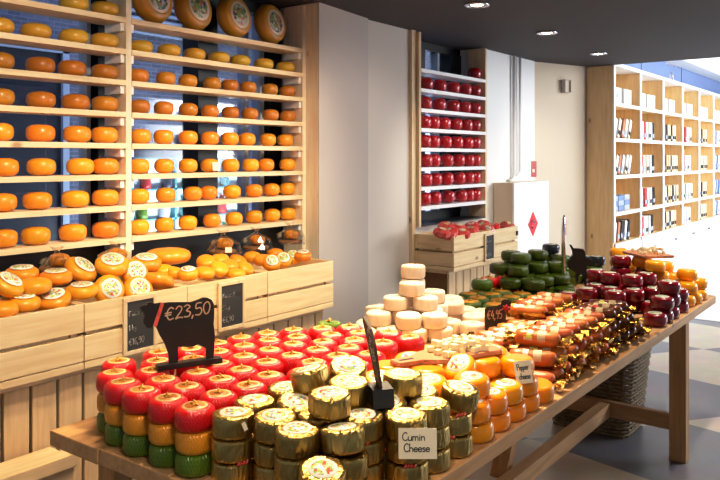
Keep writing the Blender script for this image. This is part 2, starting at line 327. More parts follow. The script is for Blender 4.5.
# handwriting: strokes on a 1-high grid
G = {
'C': (.62, [[(.55, .85), (.35, 1), (.12, .8), (.03, .45), (.15, .1), (.38, 0), (.58, .15)]]),
'u': (.5, [[(.05, .5), (.06, .1), (.2, 0), (.38, .12), (.42, .5)], [(.42, .5), (.42, .0)]]),
'm': (.72, [[(.05, 0), (.05, .5)], [(.05, .38), (.2, .5), (.33, .4), (.33, 0)], [(.33, .38), (.48, .5), (.62, .4), (.64, 0)]]),
'i': (.22, [[(.1, 0), (.1, .48)], [(.1, .66), (.12, .70)]]),
'n': (.5, [[(.05, 0), (.05, .5)], [(.05, .36), (.24, .5), (.4, .38), (.42, 0)]]),
'c': (.46, [[(.4, .42), (.22, .5), (.06, .28), (.14, .03), (.4, .08)]]),
'h': (.52, [[(.06, 0), (.06, 1)], [(.06, .36), (.24, .5), (.42, .36), (.43, 0)]]),
'e': (.5, [[(.06, .26), (.42, .28), (.38, .46), (.2, .5), (.05, .3), (.1, .06), (.28, 0), (.44, .1)]]),
's': (.42, [[(.36, .44), (.2, .5), (.07, .38), (.32, .2), (.3, .04), (.05, .03)]]),
'p': (.5, [[(.06, .5), (.06, -.38)], [(.06, .38), (.24, .5), (.42, .32), (.3, .04), (.07, .1)]]),
'P': (.58, [[(.08, 0), (.08, 1)], [(.08, .95), (.4, 1), (.54, .75), (.4, .5), (.1, .48)]]),
'r': (.4, [[(.06, 0), (.06, .5)], [(.06, .34), (.2, .5), (.36, .46)]]),
'F': (.55, [[(.1, 0), (.1, 1)], [(.1, .97), (.55, 1)], [(.1, .55), (.42, .56)]]),
'a': (.5, [[(.4, .42), (.22, .5), (.05, .28), (.15, .02), (.32, .06), (.4, .3)], [(.41, .5), (.42, 0)]]),
'k': (.5, [[(.07, 0), (.07, 1)], [(.4, .5), (.08, .22), (.42, 0)]]),
'g': (.5, [[(.4, .42), (.22, .5), (.06, .28), (.18, .04), (.4, .2)], [(.41, .5), (.4, -.25), (.2, -.38), (.05, -.25)]]),
'0': (.6, [[(.3, 1), (.1, .8), (.06, .4), (.2, .02), (.42, .1), (.54, .55), (.45, .9), (.3, 1)]]),
'1': (.35, [[(.06, .75), (.2, 1), (.2, 0)]]),
'2': (.6, [[(.08, .8), (.25, 1), (.48, .9), (.45, .6), (.06, .02), (.3, .08), (.56, .02)]]),
'3': (.6, [[(.08, .9), (.3, 1), (.5, .82), (.25, .55), (.52, .35), (.4, .04), (.08, .06)]]),
'4': (.6, [[(.35, 1), (.06, .4), (.54, .4)], [(.42, .65), (.4, 0)]]),
'5': (.6, [[(.5, 1), (.14, .98), (.1, .58), (.4, .6), (.52, .32), (.36, .03), (.06, .06)]]),
'6': (.6, [[(.45, 1), (.15, .65), (.08, .25), (.3, 0), (.5, .2), (.36, .45), (.1, .3)]]),
'9': (.6, [[(.5, .8), (.3, 1), (.1, .8), (.2, .55), (.48, .7), (.46, .3), (.3, 0)]]),
'€': (.7, [[(.6, .88), (.4, 1), (.18, .75), (.14, .35), (.3, .02), (.58, .08)], [(.0, .58), (.45, .6)], [(.0, .4), (.42, .42)]]),
',': (.25, [[(.12, .06), (.04, -.18)]]), ' ': (.35, [])}
def smooth_line(pts):
    if len(pts) < 3: return pts
    out = []
    for i in range(len(pts)-1):
        p0 = pts[max(i-1, 0)]; p1 = pts[i]; p2 = pts[i+1]; p3 = pts[min(i+2, len(pts)-1)]
        for k in range(4):
            t = k/4
            out.append(tuple(.5*(2*p1[j]+(p2[j]-p0[j])*t+(2*p0[j]-5*p1[j]+4*p2[j]-p3[j])*t*t+(3*p1[j]-p0[j]-3*p2[j]+p3[j])*t**3) for j in (0, 1)))
    return out+[pts[-1]]
def ribbon(bm, pts, w, y):
    for a, b in zip(pts, pts[1:]):
        dx, dz = b[0]-a[0], b[1]-a[1]; L = math.hypot(dx, dz)
        if L < 1e-6: continue
        nx, nz = -dz/L*w/2, dx/L*w/2; ex, ez = dx/L*w*.3, dz/L*w*.3
        vs = [bm.verts.new((p[0], y, p[1])) for p in ((a[0]+nx-ex, a[1]+nz-ez), (a[0]-nx-ex, a[1]-nz-ez), (b[0]-nx+ex, b[1]-nz+ez), (b[0]+nx+ex, b[1]+nz+ez))]
        bm.faces.new(vs)
def write(bm, s, x, z, h, w, y=0., fit=None, slope=0.):
    tot = sum(G[c][0] for c in s); kx = h if fit is None else fit/tot
    for c in s:
        adv, st = G[c]
        for line in st: ribbon(bm, [(x+q[0]*kx, z+q[1]*h+slope*(x+q[0]*kx)) for q in smooth_line(line)], w, y)
        x += adv*kx

# ================================================================== SETTING
CEIL = 2.52
struct('floor', boxmesh('floor', 'floor', -2.5, -4.5, -.05, 7.95, 3.3, 0))
struct('floor_far', boxmesh('floor_far', 'floor_hi', 7.99, -4.5, -.05, 17, 3.3, 0))
struct('trim_1', boxmesh('threshold', 'steel', 7.95, -4.5, -.05, 7.99, 3.3, .004))
struct('ceiling', boxmesh('ceiling', 'ceiling', -2.5, -4.5, CEIL, 7.45, 3.3, CEIL+.12))
struct('ceiling_far', boxmesh('ceiling_far', 'ceiling_hi', 7.45, -4.5, 3.35, 17, 3.3, 3.45))
struct('ceiling_edge', boxmesh('ceiling_edge', 'ceiling_hi', 7.45, -4.5, CEIL+.12, 7.5, 3.3, 3.35))
# facade: pier between rack and plain wall, plain wall, niche around the red rack, wall, slanted wall
def wallpoly(pts, m, z0, z1, name):
    def f(bm):
        a = [bm.verts.new((x, y, z0)) for x, y in pts]; b = [bm.verts.new((x, y, z1)) for x, y in pts]
        bm.faces.new(a[::-1]); bm.faces.new(b); n = len(pts)
        for i in range(n): bm.faces.new((a[i], a[(i+1) % n], b[(i+1) % n], b[i]))
    return meshof(name, m, f)
struct('wall_pier', wallpoly([(3.397, 2.85), (3.99, 2.925), (3.99, 3.3), (3.397, 3.3)], 'column', 0, CEIL, 'wall_pier'))
struct('wall_facade', boxmesh('wall_facade', 'wall', 3.99, 2.95, 0, 4.55, 3.3, CEIL))
struct('trim_2', boxmesh('wall_shade_strip', 'pine_z', 4.52, 2.925, 0, 4.575, 2.96, CEIL))  # pine-toned strip stands in for shading along the wall edge
struct('wall_sill', boxmesh('wall_sill', 'wall', 4.55, 2.95, 0, 5.64, 3.3, 1.10))
struct('wall_back', boxmesh('wall_back', 'white', 5.64, 2.95, 0, 6.7, 3.3, CEIL))
struct('wall_slanted', wallpoly([(6.68, 2.98), (7.385, 2.725), (7.438, 2.725), (7.438, 3.3), (6.68, 3.3)], 'wall_beige', 0, CEIL, 'wall_slanted'))
struct('wall_right', boxmesh('wall_right', 'blue', 7.445, 2.74, 0, 17, 3.0, 2.88))
struct('trim_3', boxmesh('cornice', 'ceiling_hi', 7.5, 2.5, 2.88, 17, 3.0, 3.36))
for i, u in enumerate((9.35, 11.25)): struct('trim_%d' % (4+i), boxmesh('band_joint', 'black', u, 2.735, 2.55, u+.006, 2.745, 2.88))

# windows (glass panes in dark frames)
def window(nm, u0, u1, z0, z1, v, bars, pale=()):
    o = bpy.data.objects.new(nm, None); COL.objects.link(o); o['kind'] = 'structure'; o.location = ((u0+u1)/2, v, z0); ox = Vector(o.location)
    def fr(bm):
        box(bm, u0-ox.x, -.04, 0, u1-ox.x, .06, .07); box(bm, u0-ox.x, -.04, z1-z0-.06, u1-ox.x, .06, z1-z0)
        for a, b in ((u0, u0+.05), (u1-.05, u1)): box(bm, a-ox.x, -.04, 0, b-ox.x, .06, z1-z0)
    part('window_frame', meshof('window_frame', 'frame', fr), o)
    for a, b in bars: part('mullion', boxmesh('mullion', 'frame', a-ox.x, -.05, .05, b-ox.x, .08, z1-z0-.05), o)
    for a, b in pale: part('mullion', boxmesh('mullion', 'frame_l', a-ox.x, -.02, .05, b-ox.x, .05, z1-z0-.05), o)
    part('pane', boxmesh('pane', 'glass', u0+.04-ox.x, .01, .06, u1-.04-ox.x, .016, z1-z0-.05), o)
    return o
window('window_1', .4, 3.40, .95, CEIL, 3.2, [(2.115, 2.20), (2.735, 2.875), (3.29, 3.40)], [(2.075, 2.095), (3.12, 3.145), (3.24, 3.275)])  # first pale bar is a frame highlight put into colour
window('window_2', 4.55, 5.64, 1.10, CEIL, 3.2, [(4.98, 5.06), (5.46, 5.64)], [(5.30, 5.33)])

# ------------------------------------------------------------------ outside
struct('wall_outside', boxmesh('wall_outside', 'brick', 1.2, 5.0, -.2, 14, 5.3, 4.6))
struct('ground_outside', boxmesh('ground_outside', 'stone', -1, 3.32, -.2, 14, 5.0, -.05))
def make_shop():
    t = thing('shop_window', 'bright pale shop window with shelves across the street behind the right rack bay', 'shop window', (4.2, 4.98, 0))
    part('back_panel', boxmesh('shop_back', 'shopwhite', -.6, -.03, .2, .55, .02, 1.60), t)
    def fr(bm):
        for x in (-.62, -.2, .2, .55): box(bm, x, -.09, .2, x+.02, -.03, 1.61)
        for z in (.2, .62, .86, 1.10, 1.34, 1.59): box(bm, -.62, -.09, z, .57, -.03, z+.014)
    part('frame', meshof('shop_frame', 'teal', fr), t)
    part('lintel', boxmesh('lintel', 'door_navy', -.7, -.1, 1.61, .65, .02, 1.68), t)
make_shop()
pots = [('redplastic', 'red'), ('yellow', 'yellow'), ('teal', 'teal'), ('stone', 'grey'), ('green', 'green'), ('door_navy', 'navy')]
jar = {k: meshof('jar_'+k, k, lambda bm: lathe(bm, [(0, 0), (.04, 0), (.045, .03), (.04, .1), (.02, .13), (.02, .16), (0, .16)], 12), True) for k, _ in pots}
k = 0
for zi, z in enumerate((.635, .875, 1.115, 1.355)):
    for j in range(5):
        a, c = pots[(k*5+zi) % 6]; k += 1
        single('glass_jar', jar[a], '%s jar, %s from left on the %s shelf up of the shop window outside' % (c, ORD[j], ORD[zi]), 'jar', (3.70+j*.21+.03*(zi % 2), 4.92, z), group='jars in the shop window outside')
t = thing('navy_door', 'dark navy panelled door in the brick wall outside left rack bay', 'door', (2.3, 5.0, 0))
part('door_leaf', meshof('door_leaf', 'door_navy', lambda bm: (box(bm, -.75, -.05, 0, .72, 0, 2.35), [box(bm, x, -.07, z, x+.55, -.05, z+.75, .01) for x in (-.65, .05) for z in (.25, 1.35)])), t)
part('door_frame', meshof('door_frame', 'frame_l', lambda bm: (box(bm, -.8, -.08, 0, -.75, 0, 2.42), box(bm, .72, -.08, 0, .77, 0, 2.42), box(bm, -.8, -.08, 2.35, .77, 0, 2.42))), t)
t = thing('louvre_vent', 'pale slatted metal vent on the bluish brick wall outside', 'vent', (3.93, 5.0, 2.62))
part('frame', meshof('vent_frame', 'frame_l', lambda bm: (box(bm, -.35, -.05, 0, -.31, 0, .34), box(bm, .21, -.05, 0, .25, 0, .34), box(bm, -.35, -.05, .31, .25, 0, .35), box(bm, -.35, -.05, -.03, .25, 0, .01))), t)
part('slats', meshof('vent_slats', 'frame_l', lambda bm: [beam(bm, (-.31, -.025, .03+i*.055), (.21, -.025, .03+i*.055), .04, .016, (0, .5, 1)) for i in range(6)]), t)

# ------------------------------------------------------------------ window rack
RZ = [2.25, 2.104, 1.960, 1.813, 1.668, 1.524, 1.380, 1.232]
RV = 2.95
t = thing('window_rack', 'tall pine wall rack of open shelves standing in front of the left window', 'rack', (2.12, RV, .80))
for u in (.86, 2.128, 3.363):
    part('upright', boxmesh('upright', 'pine_lit', u-2.12, 0, 0, u+.03-2.12, .15, 1.71 if u > 3 else 1.71), t)
for bay, (a, b) in enumerate(((.89, 2.127), (2.159, 3.362))):
    for z in RZ:
        part('shelf', boxmesh('rack_shelf', 'pine_x', a-2.12, -.004, z-.8-.024, b-2.12, .145, z-.8), t)
        for x in (a, b-.02):
            part('cleat', boxmesh('cleat', 'white', x-2.12, .012, z-.8-.062, x+.02-2.12, .135, z-.8-.0245), t)
part('back_panel', boxmesh('rack_back', 'black', .89-2.12, .152, 0, 3.362-2.12, .160, .40), t)
struct('trim_6', boxmesh('jamb', 'pine_lit', 3.3935, 2.856, 0, 3.3955, 3.12, CEIL))

gmesh = {}
def gouda(key, r, h, m, n=2.9): gmesh[key] = meshof('gouda_'+key, m, lambda bm: lathe(bm, super_prof(r, h, n), 28), True)
gouda('A', .0600, .076, 'gouda', 3.0); gouda('Ay', .064, .070, 'gouda_y', 2.6); gouda('Ad', .0605, .072, 'gouda_d')
gouda('B', .0485, .073, 'gouda', 2.7); gouda('By', .057, .066, 'gouda_y', 2.6); gouda('Bd', .0485, .069, 'gouda_d', 2.7)
rackL = [[73, 103.5], [-3, 35.5, 73.5, 103], [-2, 40, 71, 104.5], [-2, 41, 75, 106], [-3, 40.5, 76, 107.5], [2, 41, 79, 108], [0, 37, 74, 107], [2, 34.5, 72, 107]]
rackR = [[], [141, 168, 194.5, 218.5, 239.5, 263, 285], [137.5, 164.6, 187, 211, 230, 248, 268.7, 286.5], [139, 163.7, 187, 209.5, 230.5, 249.7, 269.6, 288], [140, 162.5, 187.5, 210, 229, 247, 267.5, 285],
         [139, 164, 187.5, 209.5, 230.5, 250.5, 266, 287.5], [138, 165, 192, 208, 231, 253, 270.5, 291], [138, 164, 187, 212, 233, 254, 272, 290]]
CV = RV+.075
slip = boxmesh('price_slip', 'paper', -.02, -.001, -.022, .02, .001, .022)
for bay, rows, key in (('left', rackL, 'A'), ('right', rackR, 'B')):
    for i, xs in enumerate(rows):
        us = [PV(x, 200, CV)[0] for x in xs]
        rr = .0620 if key == 'A' else .0505
        lo, hi = (.90, 2.125) if key == 'A' else (2.16, 3.36)
        if i < 2: rr += .003 if key == 'A' else .007
        us = [min(max(u, lo+rr), hi-rr) for u in us]
        for it in range(30):                 # neighbours touch, never overlap
            for a in range(len(us)-1):
                g = us[a+1]-us[a]-2*rr
                if g < 0: us[a] += g/2; us[a+1] -= g/2
            us = [min(max(u, lo+rr), hi-rr) for u in us]
        for j, u in enumerate(us):
            kk = key+('y' if i < 2 else 'd' if i in (2, 3) else '')
            col = 'yellow' if i < 2 else 'amber' if i in (2, 3) else 'orange'
            o = single('gouda_cheese', gmesh[kk], '%s cheese wheel, %s from left on %s shelf down, %s bay of window rack' % (col, ORD[j], ORD[i], bay), 'cheese',
                   (u, CV-.005+random.uniform(-.006, .006), RZ[i]), random.uniform(0, 6.28), 'small cheese wheels on the window rack')
            if key == 'B' and i == 5 and j == 3:
                o.rotation_euler = (0, 0, 0)
                part('price_slip', slip, o, (-.004, -.054, .032), (R(-8), 0, R(-18)), label='white price slip')
# big wheels standing on the rack
wr = .112
wbody = meshof('big_wheel_body', 'wheel', lambda bm: lathe(bm, drum_prof(wr, .090, .030, .05), 40), True)
wlab = meshof('big_wheel_label', 'label_big', lambda bm: lathe(bm, [(0, .001), (.074, .001), (.075, 0)], 40), True)
for j, (x, y) in enumerate(((150, -8), (191, 4), (232, 14), (268, 24))):
    u = PV(x, y, CV)[0]
    q = Quaternion((0, 0, 1), R(6)) @ Quaternion((1, 0, 0), R(90-9))
    t = thing('large_cheese', 'large orange cheese wheel upright on its rim, %s from left on rack top shelf' % ORD[j], 'cheese', (u, CV+.035, RZ[0]+wr*1.03), q, 'big cheese wheels on the rack top')
    part('rind', wbody, t); part('picture_label', wlab, t, (0, 0, .0905), R(20), label='round picture label with pale rim')

# ------------------------------------------------------------------ crates and plank counters
def slats(bm, a0, a1, b0, b1, z0, z1, along):
    hs = [(z1-.105, z1), (z1-.213, z1-.120), (z0, z0+.026)]
    for p, q in hs:
        if along == 'x': box(bm, a0, b0, p, a1, b1, q, .002)
        else: box(bm, b0, a0, p, b1, a1, q, .002)
def crate(u0, u1, v0, v1, z0, z1, label, liner=True):
    cx, cy = (u0+u1)/2, (v0+v1)/2; w, d, h = (u1-u0)/2-.002, (v1-v0)/2, z1-z0
    t = thing('wooden_crate', label, 'crate', (cx, cy, z0), None, 'slatted wooden crates')
    part('front_panel', meshof('crate_front', 'crate', lambda bm: slats(bm, -w, w, -d, -d+.016, 0, h, 'x')), t)
    part('back_panel', meshof('crate_back', 'crate', lambda bm: slats(bm, -w, w, d-.016, d, 0, h, 'x')), t)
    for s in (-1, 1):
        part('side_panel', meshof('crate_side', 'crate_y', lambda bm: slats(bm, -d+.017, d-.017, s*w-(.016 if s > 0 else 0), s*w+(.016 if s < 0 else 0), 0, h, 'y')), t)
        for e in (-1, 1):
            part('corner_post', boxmesh('corner_post', 'plank', s*(w-.017), e*(d-.017), .004, s*(w-.043), e*(d-.043), h-.012), t)
    part('bottom', boxmesh('crate_bottom', 'crate', -w+.02, -d+.02, .004, w-.02, d-.02, .016), t)
    if liner: part('straw_fill', meshof('straw_fill', 'liner', lambda bm: box(bm, -w+.045, -d+.022, .018, w-.045, d-.022, h-.055, .01)), t)
    return t
CZ0, CZ1 = .812, 1.055
CF = 2.50
for a, b, lb in ((.64, 1.13, 'pale slatted wooden crate of cheeses at the far left edge of the counter row'),
                 (1.13, 1.62, 'slatted pine crate heaped with orange cheeses, left of the 1 kg chalkboard'),
                 (1.62, 2.11, 'slatted pine crate of labelled cheeses with the 1 kg chalkboard on its front'),
                 (2.11, 2.60, 'slatted pine crate of small cheeses with the 50 gr chalkboard on its front'),
                 (2.60, 3.10, 'slatted pine crate at the pier end holding small labelled orange cheeses')):
    crate(a, b, CF, 2.90, CZ0, CZ1, lb)
def counter(u0, u1, v0, v1, z1, label, w=.105, ledge=False):
    t = thing('plank_counter', label, 'counter', ((u0+u1)/2, (v0+v1)/2, 0)); ox, oy = (u0+u1)/2, (v0+v1)/2
    def pl(bm):
        x = u0
        while x < u1-.02: box(bm, x-ox+.006, v0-oy, .01, min(x+w, u1)-ox-.006, v0-oy+.018, z1-.03, .002); x += w
    part('plank_front', meshof('plank_front', 'plank', pl), t)
    part('carcass', boxmesh('carcass', 'bread', u0-ox+.02, v0-oy+.03, 0, u1-ox-.02, v1-oy, z1-.03), t)
    part('top_board', boxmesh('top_board', 'crate', u0-ox, v0-oy, z1-.029, u1-ox, v1-oy, z1), t)
    part('end_planks', meshof('end_planks', 'plank', lambda bm: [box(bm, u1-ox-.018, y-oy+.004, .01, u1-ox, min(y+w, v1)-oy-.004, z1-.03) for y in [v0+.02+w*i for i in range(int((v1-v0-.03)/w))]]), t)
    if ledge: part('ledge', meshof('ledge', 'crate', lambda bm: (box(bm, u0-ox, v0-oy-.035, z1-.034, u1-ox+.012, v0-oy+.035, z1+.012, .003), box(bm, u0-ox, v0-oy-.022, z1-.09, u1-ox+.006, v0-oy-.001, z1-.036, .003))), t)
counter(.5, 3.09, 2.56, 2.90, CZ0-.002, 'long plank-fronted pine counter under the row of cheese crates')
counter(.3, 1.505, 2.415, 2.54, .55, 'low plank bench with double ledge at bottom left before the counter', ledge=True)
counter(4.60, 5.56, 2.67, 2.93, CZ0-.002, 'short plank counter under the crate of red cheese packs')
crate(4.55, 5.06, 2.60, 2.92, CZ0, CZ1, 'slatted crate of red cheese packs below the left half of red rack')
t = crate(5.06, 5.58, 2.60, 2.92, CZ0, CZ1, 'slatted crate with dark handle hole at right end, beside the white cabinet')
part('handle', boxmesh('crate_handle', 'black', .225, -.168, .17, .25, -.158, .205), t)

# chalkboards hung on the crates
def chalkboard(corners, v, lines, label):
    pts = [PV(x, y, v) for x, y in corners]   # tl, tr, br, bl
    u0 = (pts[0][0]+pts[3][0])/2; u1 = (pts[1][0]+pts[2][0])/2; z1 = (pts[0][1]+pts[1][1])/2; z0 = (pts[2][1]+pts[3][1])/2
    w, h = u1-u0, z1-z0; f = min(.016, w*.13)
    t = thing('chalkboard_sign', label, 'sign', ((u0+u1)/2, v, z0), None, 'framed chalkboards on the crates')
    def fr(bm):
        for b in ((-w/2, 0, w/2, f), (-w/2, h-f, w/2, h), (-w/2, f, -w/2+f, h-f), (w/2-f, f, w/2, h-f)): box(bm, b[0], -.012, b[1], b[2], 0, b[3], .002)
    part('frame', meshof('chalk_frame', 'pine_z', fr), t)
    part('slate', boxmesh('slate', 'chalk', -w/2+f, -.006, f, w/2-f, -.001, h-f), t)
    for i, (s, hh, wd) in enumerate(lines):
        z = f+(h-2*f)*(.72-.30*i)
        part('chalk_writing', meshof('chalk_writing', 'chalkmark', lambda bm: write(bm, s, -w/2+f+w*.06, z, h*hh, max(.0022, h*.012), -.0068, fit=(w-2*f)*wd, slope=.02)), t)
chalkboard([(121.5, 299), (154.5, 293), (156.5, 349), (123, 355)], 2.498, [('Farmer cheese', .075, .84), ('1 kg', .09, .28), ('€16,90', .11, .58)], 'pine framed chalkboard reading 1 kg, partly behind the cow shaped price sign')
chalkboard([(216.5, 283), (243.5, 279), (244.5, 326), (218, 331.5)], 2.498, [('Farmer cheese', .075, .84), ('50 gr', .09, .36), ('€6,90', .11, .52)], 'pine framed chalkboard reading 50 gr hanging on the fourth crate')
chalkboard([(484, 234), (493.5, 232.5), (493.5, 260), (484, 261.5)], 2.598, [('cheese', .10, .7), ('1', .16, .15), ('€9,50', .10, .7)], 'small slim grey chalkboard on the crates of red cheese packs')

# ------------------------------------------------------------------ cheeses heaped in the crates
cm = {}
for nm, r, h in (('L', .068, .062), ('M', .062, .056), ('S', .046, .052), ('XL', .105, .075)):
    cm[nm] = (meshof('crate_cheese_'+nm, 'gouda', lambda bm: lathe(bm, super_prof(r, h, 2.7), 30), True),
              meshof('crate_label_'+nm, 'label', lambda bm: lathe(bm, [(0, .0012), (r*.66, .0008), (r*.67, -.001)], 28), True), r, h)
heap = [  # px, py of body centre, depth, size, tilt towards viewer, yaw, label?, words
 (34.2, 286, 2.60, 'M', 4, 0, 0, 'plain orange cheese lying flat on top of the pile in the second crate'),
 (55.8, 277.5, 2.68, 'M', 4, 0, 1, 'orange cheese flat in upper heap just left of the tilted one'),
 (21.7, 274, 2.74, 'M', 6, 0, 1, 'orange cheese at the back of the pile, near the left photo edge'),
 (22.5, 303, 2.57, 'M', 6, 20, 1, 'orange cheese with green-marked label, front low in leftmost visible pile'),
 (54, 300, 2.575, 'M', 20, -20, 1, 'front orange cheese with label, next to the seam between crates'),
 (80.5, 270, 2.70, 'L', 38, 60, 1, 'large orange cheese leaning steeply to the right above the crate seam'),
 (81.7, 291, 2.60, 'M', 6, 0, 1, 'orange cheese lying flat at the front just right of the crate seam'),
 (7, 285, 2.60, 'M', 35, 60, 1, 'orange cheese with round label cut by the left photo edge'),
 (1, 309, 2.57, 'M', 5, 0, 0, 'plain orange cheese lowest at the left photo edge'),
 (112, 265, 2.66, 'L', 26, 10, 1, 'large cheese with tilted round label above the 1 kg chalkboard'),
 (109, 290, 2.585, 'M', 66, 25, 1, 'cheese standing on edge showing label, front left of the 1 kg chalkboard'),
 (134, 273, 2.64, 'M', 58, 30, 1, 'cheese propped with label facing right in the middle of third crate'),
 (146, 263, 2.74, 'L', 14, 20, 1, 'cheese with flat wide label beneath the rack post'),
 (138, 290, 2.575, 'M', 50, 25, 1, 'cheese leaning with half-hidden label behind chalkboard top'),
 (158, 281, 2.60, 'L', 24, 150, 0, 'plain large cheese tilted over right of the labelled cheeses'),
 (168, 256, 2.82, 'XL', 0, 0, 0, 'very large flat orange cheese wheel at the back under the rack shelf'),
 (163, 271, 2.70, 'S', 10, 0, 0, 'small orange cheese in shade in front of the very large wheel'),
 (175, 273, 2.66, 'S', 16, 80, 0, 'small orange cheese behind the labelled one in the fourth crate'),
 (188, 274, 2.59, 'S', 14, 0, 1, 'small round cheese with label at the front of the fourth crate'),
 (205, 273, 2.58, 'S', 12, 40, 0, 'small plain cheese in front, second in the fourth crate'),
 (219, 269, 2.60, 'S', 35, 40, 0, 'small cheese tilted on the heap above the 50 gr chalkboard'),
 (206, 262, 2.70, 'S', 25, 0, 0, 'small cheese at the back of fourth crate, right of the big wheel'),
 (229.5, 266, 2.66, 'S', 20, 20, 0, 'small cheese in middle of heap directly above the 50 gr chalkboard'),
 (220, 260, 2.75, 'S', 15, 0, 0, 'small cheese at the very back below the leftmost bagged cheese'),
 (238, 261, 2.74, 'S', 25, 60, 0, 'small cheese behind the oval-looking one at the fourth crate end'),
 (245.5, 269, 2.62, 'S', 38, 60, 0, 'small oval-looking cheese tilted at right front end of fourth crate'),
 (252, 257, 2.80, 'S', 10, 0, 0, 'small cheese at the back left of the pier-end crate'),
 (262, 260, 2.70, 'S', 12, 0, 0, 'small plain cheese at middle left of the pier-end crate'),
 (271.5, 263, 2.58, 'S', 50, 10, 1, 'small cheese showing its label, front left of the pier-end crate'),
 (283, 260, 2.64, 'S', 48, 10, 1, 'second small labelled cheese leaning in the pier-end crate'),
 (293, 257.5, 2.70, 'S', 30, 10, 1, 'third small labelled cheese in the pier-end crate'),
 (303, 256, 2.64, 'S', 12, 0, 1, 'last small cheese at the right end of the pier-end crate'),
 (275, 253.5, 2.84, 'S', 8, 0, 0, 'small cheese at the back middle of the pier-end crate'),
 (236, 274.5, 2.57, 'S', 5, 0, 0, 'small cheese sunk low in straw at front of the fourth crate')]
for x, y, v, sz, tl, yw, lab, words in heap:
    me, ml, r, h = cm[sz]; u, z = PV(x, y, v)
    q = tilt_quat(R(tl), cam_az(u, v)+R(yw))
    n = q @ Vector((0, 0, 1)); base = Vector((u, v, z))-n*h/2
    t = thing('crate_cheese', words, 'cheese', base, q, 'orange cheeses heaped in the crates')
    part('rind', me, t)
    if lab: part('round_label', ml, t, (0, 0, h+.0003), label='white round label with coloured picture')
# cellophane wrapped gifts at the back
def bag_prof(k): return [(.03*k, .001), (.070*k, .001), (.078*k, .012), (.066*k, .05), (.036*k, .078), (.012*k, .092), (.010*k, .098), (.026*k, .118), (.032*k, .122)]
bagm = meshof('gift_bag', 'cello', lambda bm: lathe(bm, bag_prof(1.15), 14, .10), False)
bagc = meshof('gift_cheese', 'gouda_d', lambda bm: lathe(bm, super_prof(.042, .05, 2.6), 24), True)
bagb = meshof('gift_bread', 'bread', lambda bm: lathe(bm, super_prof(.07, .02, 4), 20), True)
tag_m = boxmesh('gift_tag', 'paper', -.016, -.001, -.013, .016, .001, .013)
for (x, y, v, k, words) in ((223, 254, 2.83, 1, 'cellophane gift bag with orange cheese and white tag, left of three under the shelf'),
                        (256, 250, 2.85, 1, 'cellophane gift bag with orange cheese, middle of three under the rack shelf'),
                        (290, 244, 2.86, 1, 'cellophane gift bag with orange cheese, right of three by the pier'),
                        (57, 272, 2.82, .85, 'gathered clear bag around a cheese behind the second crate heap'),
                        (115, 266, 2.83, .9, 'gathered clear bag around a cheese beside the rack middle post')):
    u, z = PV(x, y, v)
    t = thing('gift_bag', words, 'bag', (u, v, max(z, 1.01)), random.uniform(-.3, .3), 'cellophane wrapped cheeses at the back of the crates')
    part('wrapper', bagm, t).scale = (k, k, k)
    part('cheese', bagc, t, (.01, 0, .028*k), (R(8), 0, 0)); part('tray', bagb, t, (0, 0, .004))
    if x == 223: part('price_tag', tag_m, t, (-.02, -.086, .03), (R(-12), 0, R(-30)))

# ------------------------------------------------------------------ red rack
ZR = [2.25, 2.105, 1.960, 1.817, 1.674, 1.531, 1.389, 1.247]; VR = 2.90
t = thing('red_cheese_rack', 'narrow white shelf rack full of dark red cheese balls in the far window niche', 'rack', (5.1, VR, 1.10))
for u in (4.578, 5.60): part('upright', boxmesh('red_upright', 'pine_z', u-5.1, 0, 0, u+.025-5.1, .16, 1.41 if u < 5 else 1.41), t)
for z in ZR: part('shelf', boxmesh('red_shelf', 'shelf_white', 4.603-5.1, -.002, z-1.1-.026, 5.60-5.1, .15, z-1.1), t)
part('sill', boxmesh('red_sill', 'frame', 4.603-5.1, .01, .002, 5.6-5.1, .2, .012), t)
eball = meshof('edam_ball', 'edam', lambda bm: lathe(bm, super_prof(.0555, .100, 2.8), 24), True)
rows = [[475.6], [426, 439.5, 453, 465, 475.6], [425, 439, 453, 464.4, 474.3], [424, 433, 443.8, 455.6, 466, 476.6], [424, 433, 445, 456.5, 467, 476.6], [425.4, 433.5, 446.6, 458.2, 468, 477], [425.4, 435, 446.6, 458.8, 469.4, 478.4], [424, 434.4, 448, 460.6, 470, 477]]
for i, xs in enumerate(rows):
    us = [min(max(PV(x, 200, VR+.07)[0], 4.604+.0562), 5.597-.0562) for x in xs]
    vv = [0]*len(us)
    for it in range(60):
        for a in range(len(us)-1):
            g = us[a+1]-us[a]-.1120
            if g < 0: us[a] += g/2; us[a+1] -= g/2
        us = [min(max(u, 4.6595), 5.541) for u in us]
    for j, u in enumerate(us):
        single('edam_cheese', eball, ('dark red waxed cheese ball, %s from left on the %s shelf down of red rack' % (ORD[j], ORD[i]) if len(us) > 1 else 'dark red cheese ball alone on the top shelf of red rack'), 'cheese', (u, VR+.07, ZR[i]), random.uniform(0, 6), 'red cheese balls on the far rack')
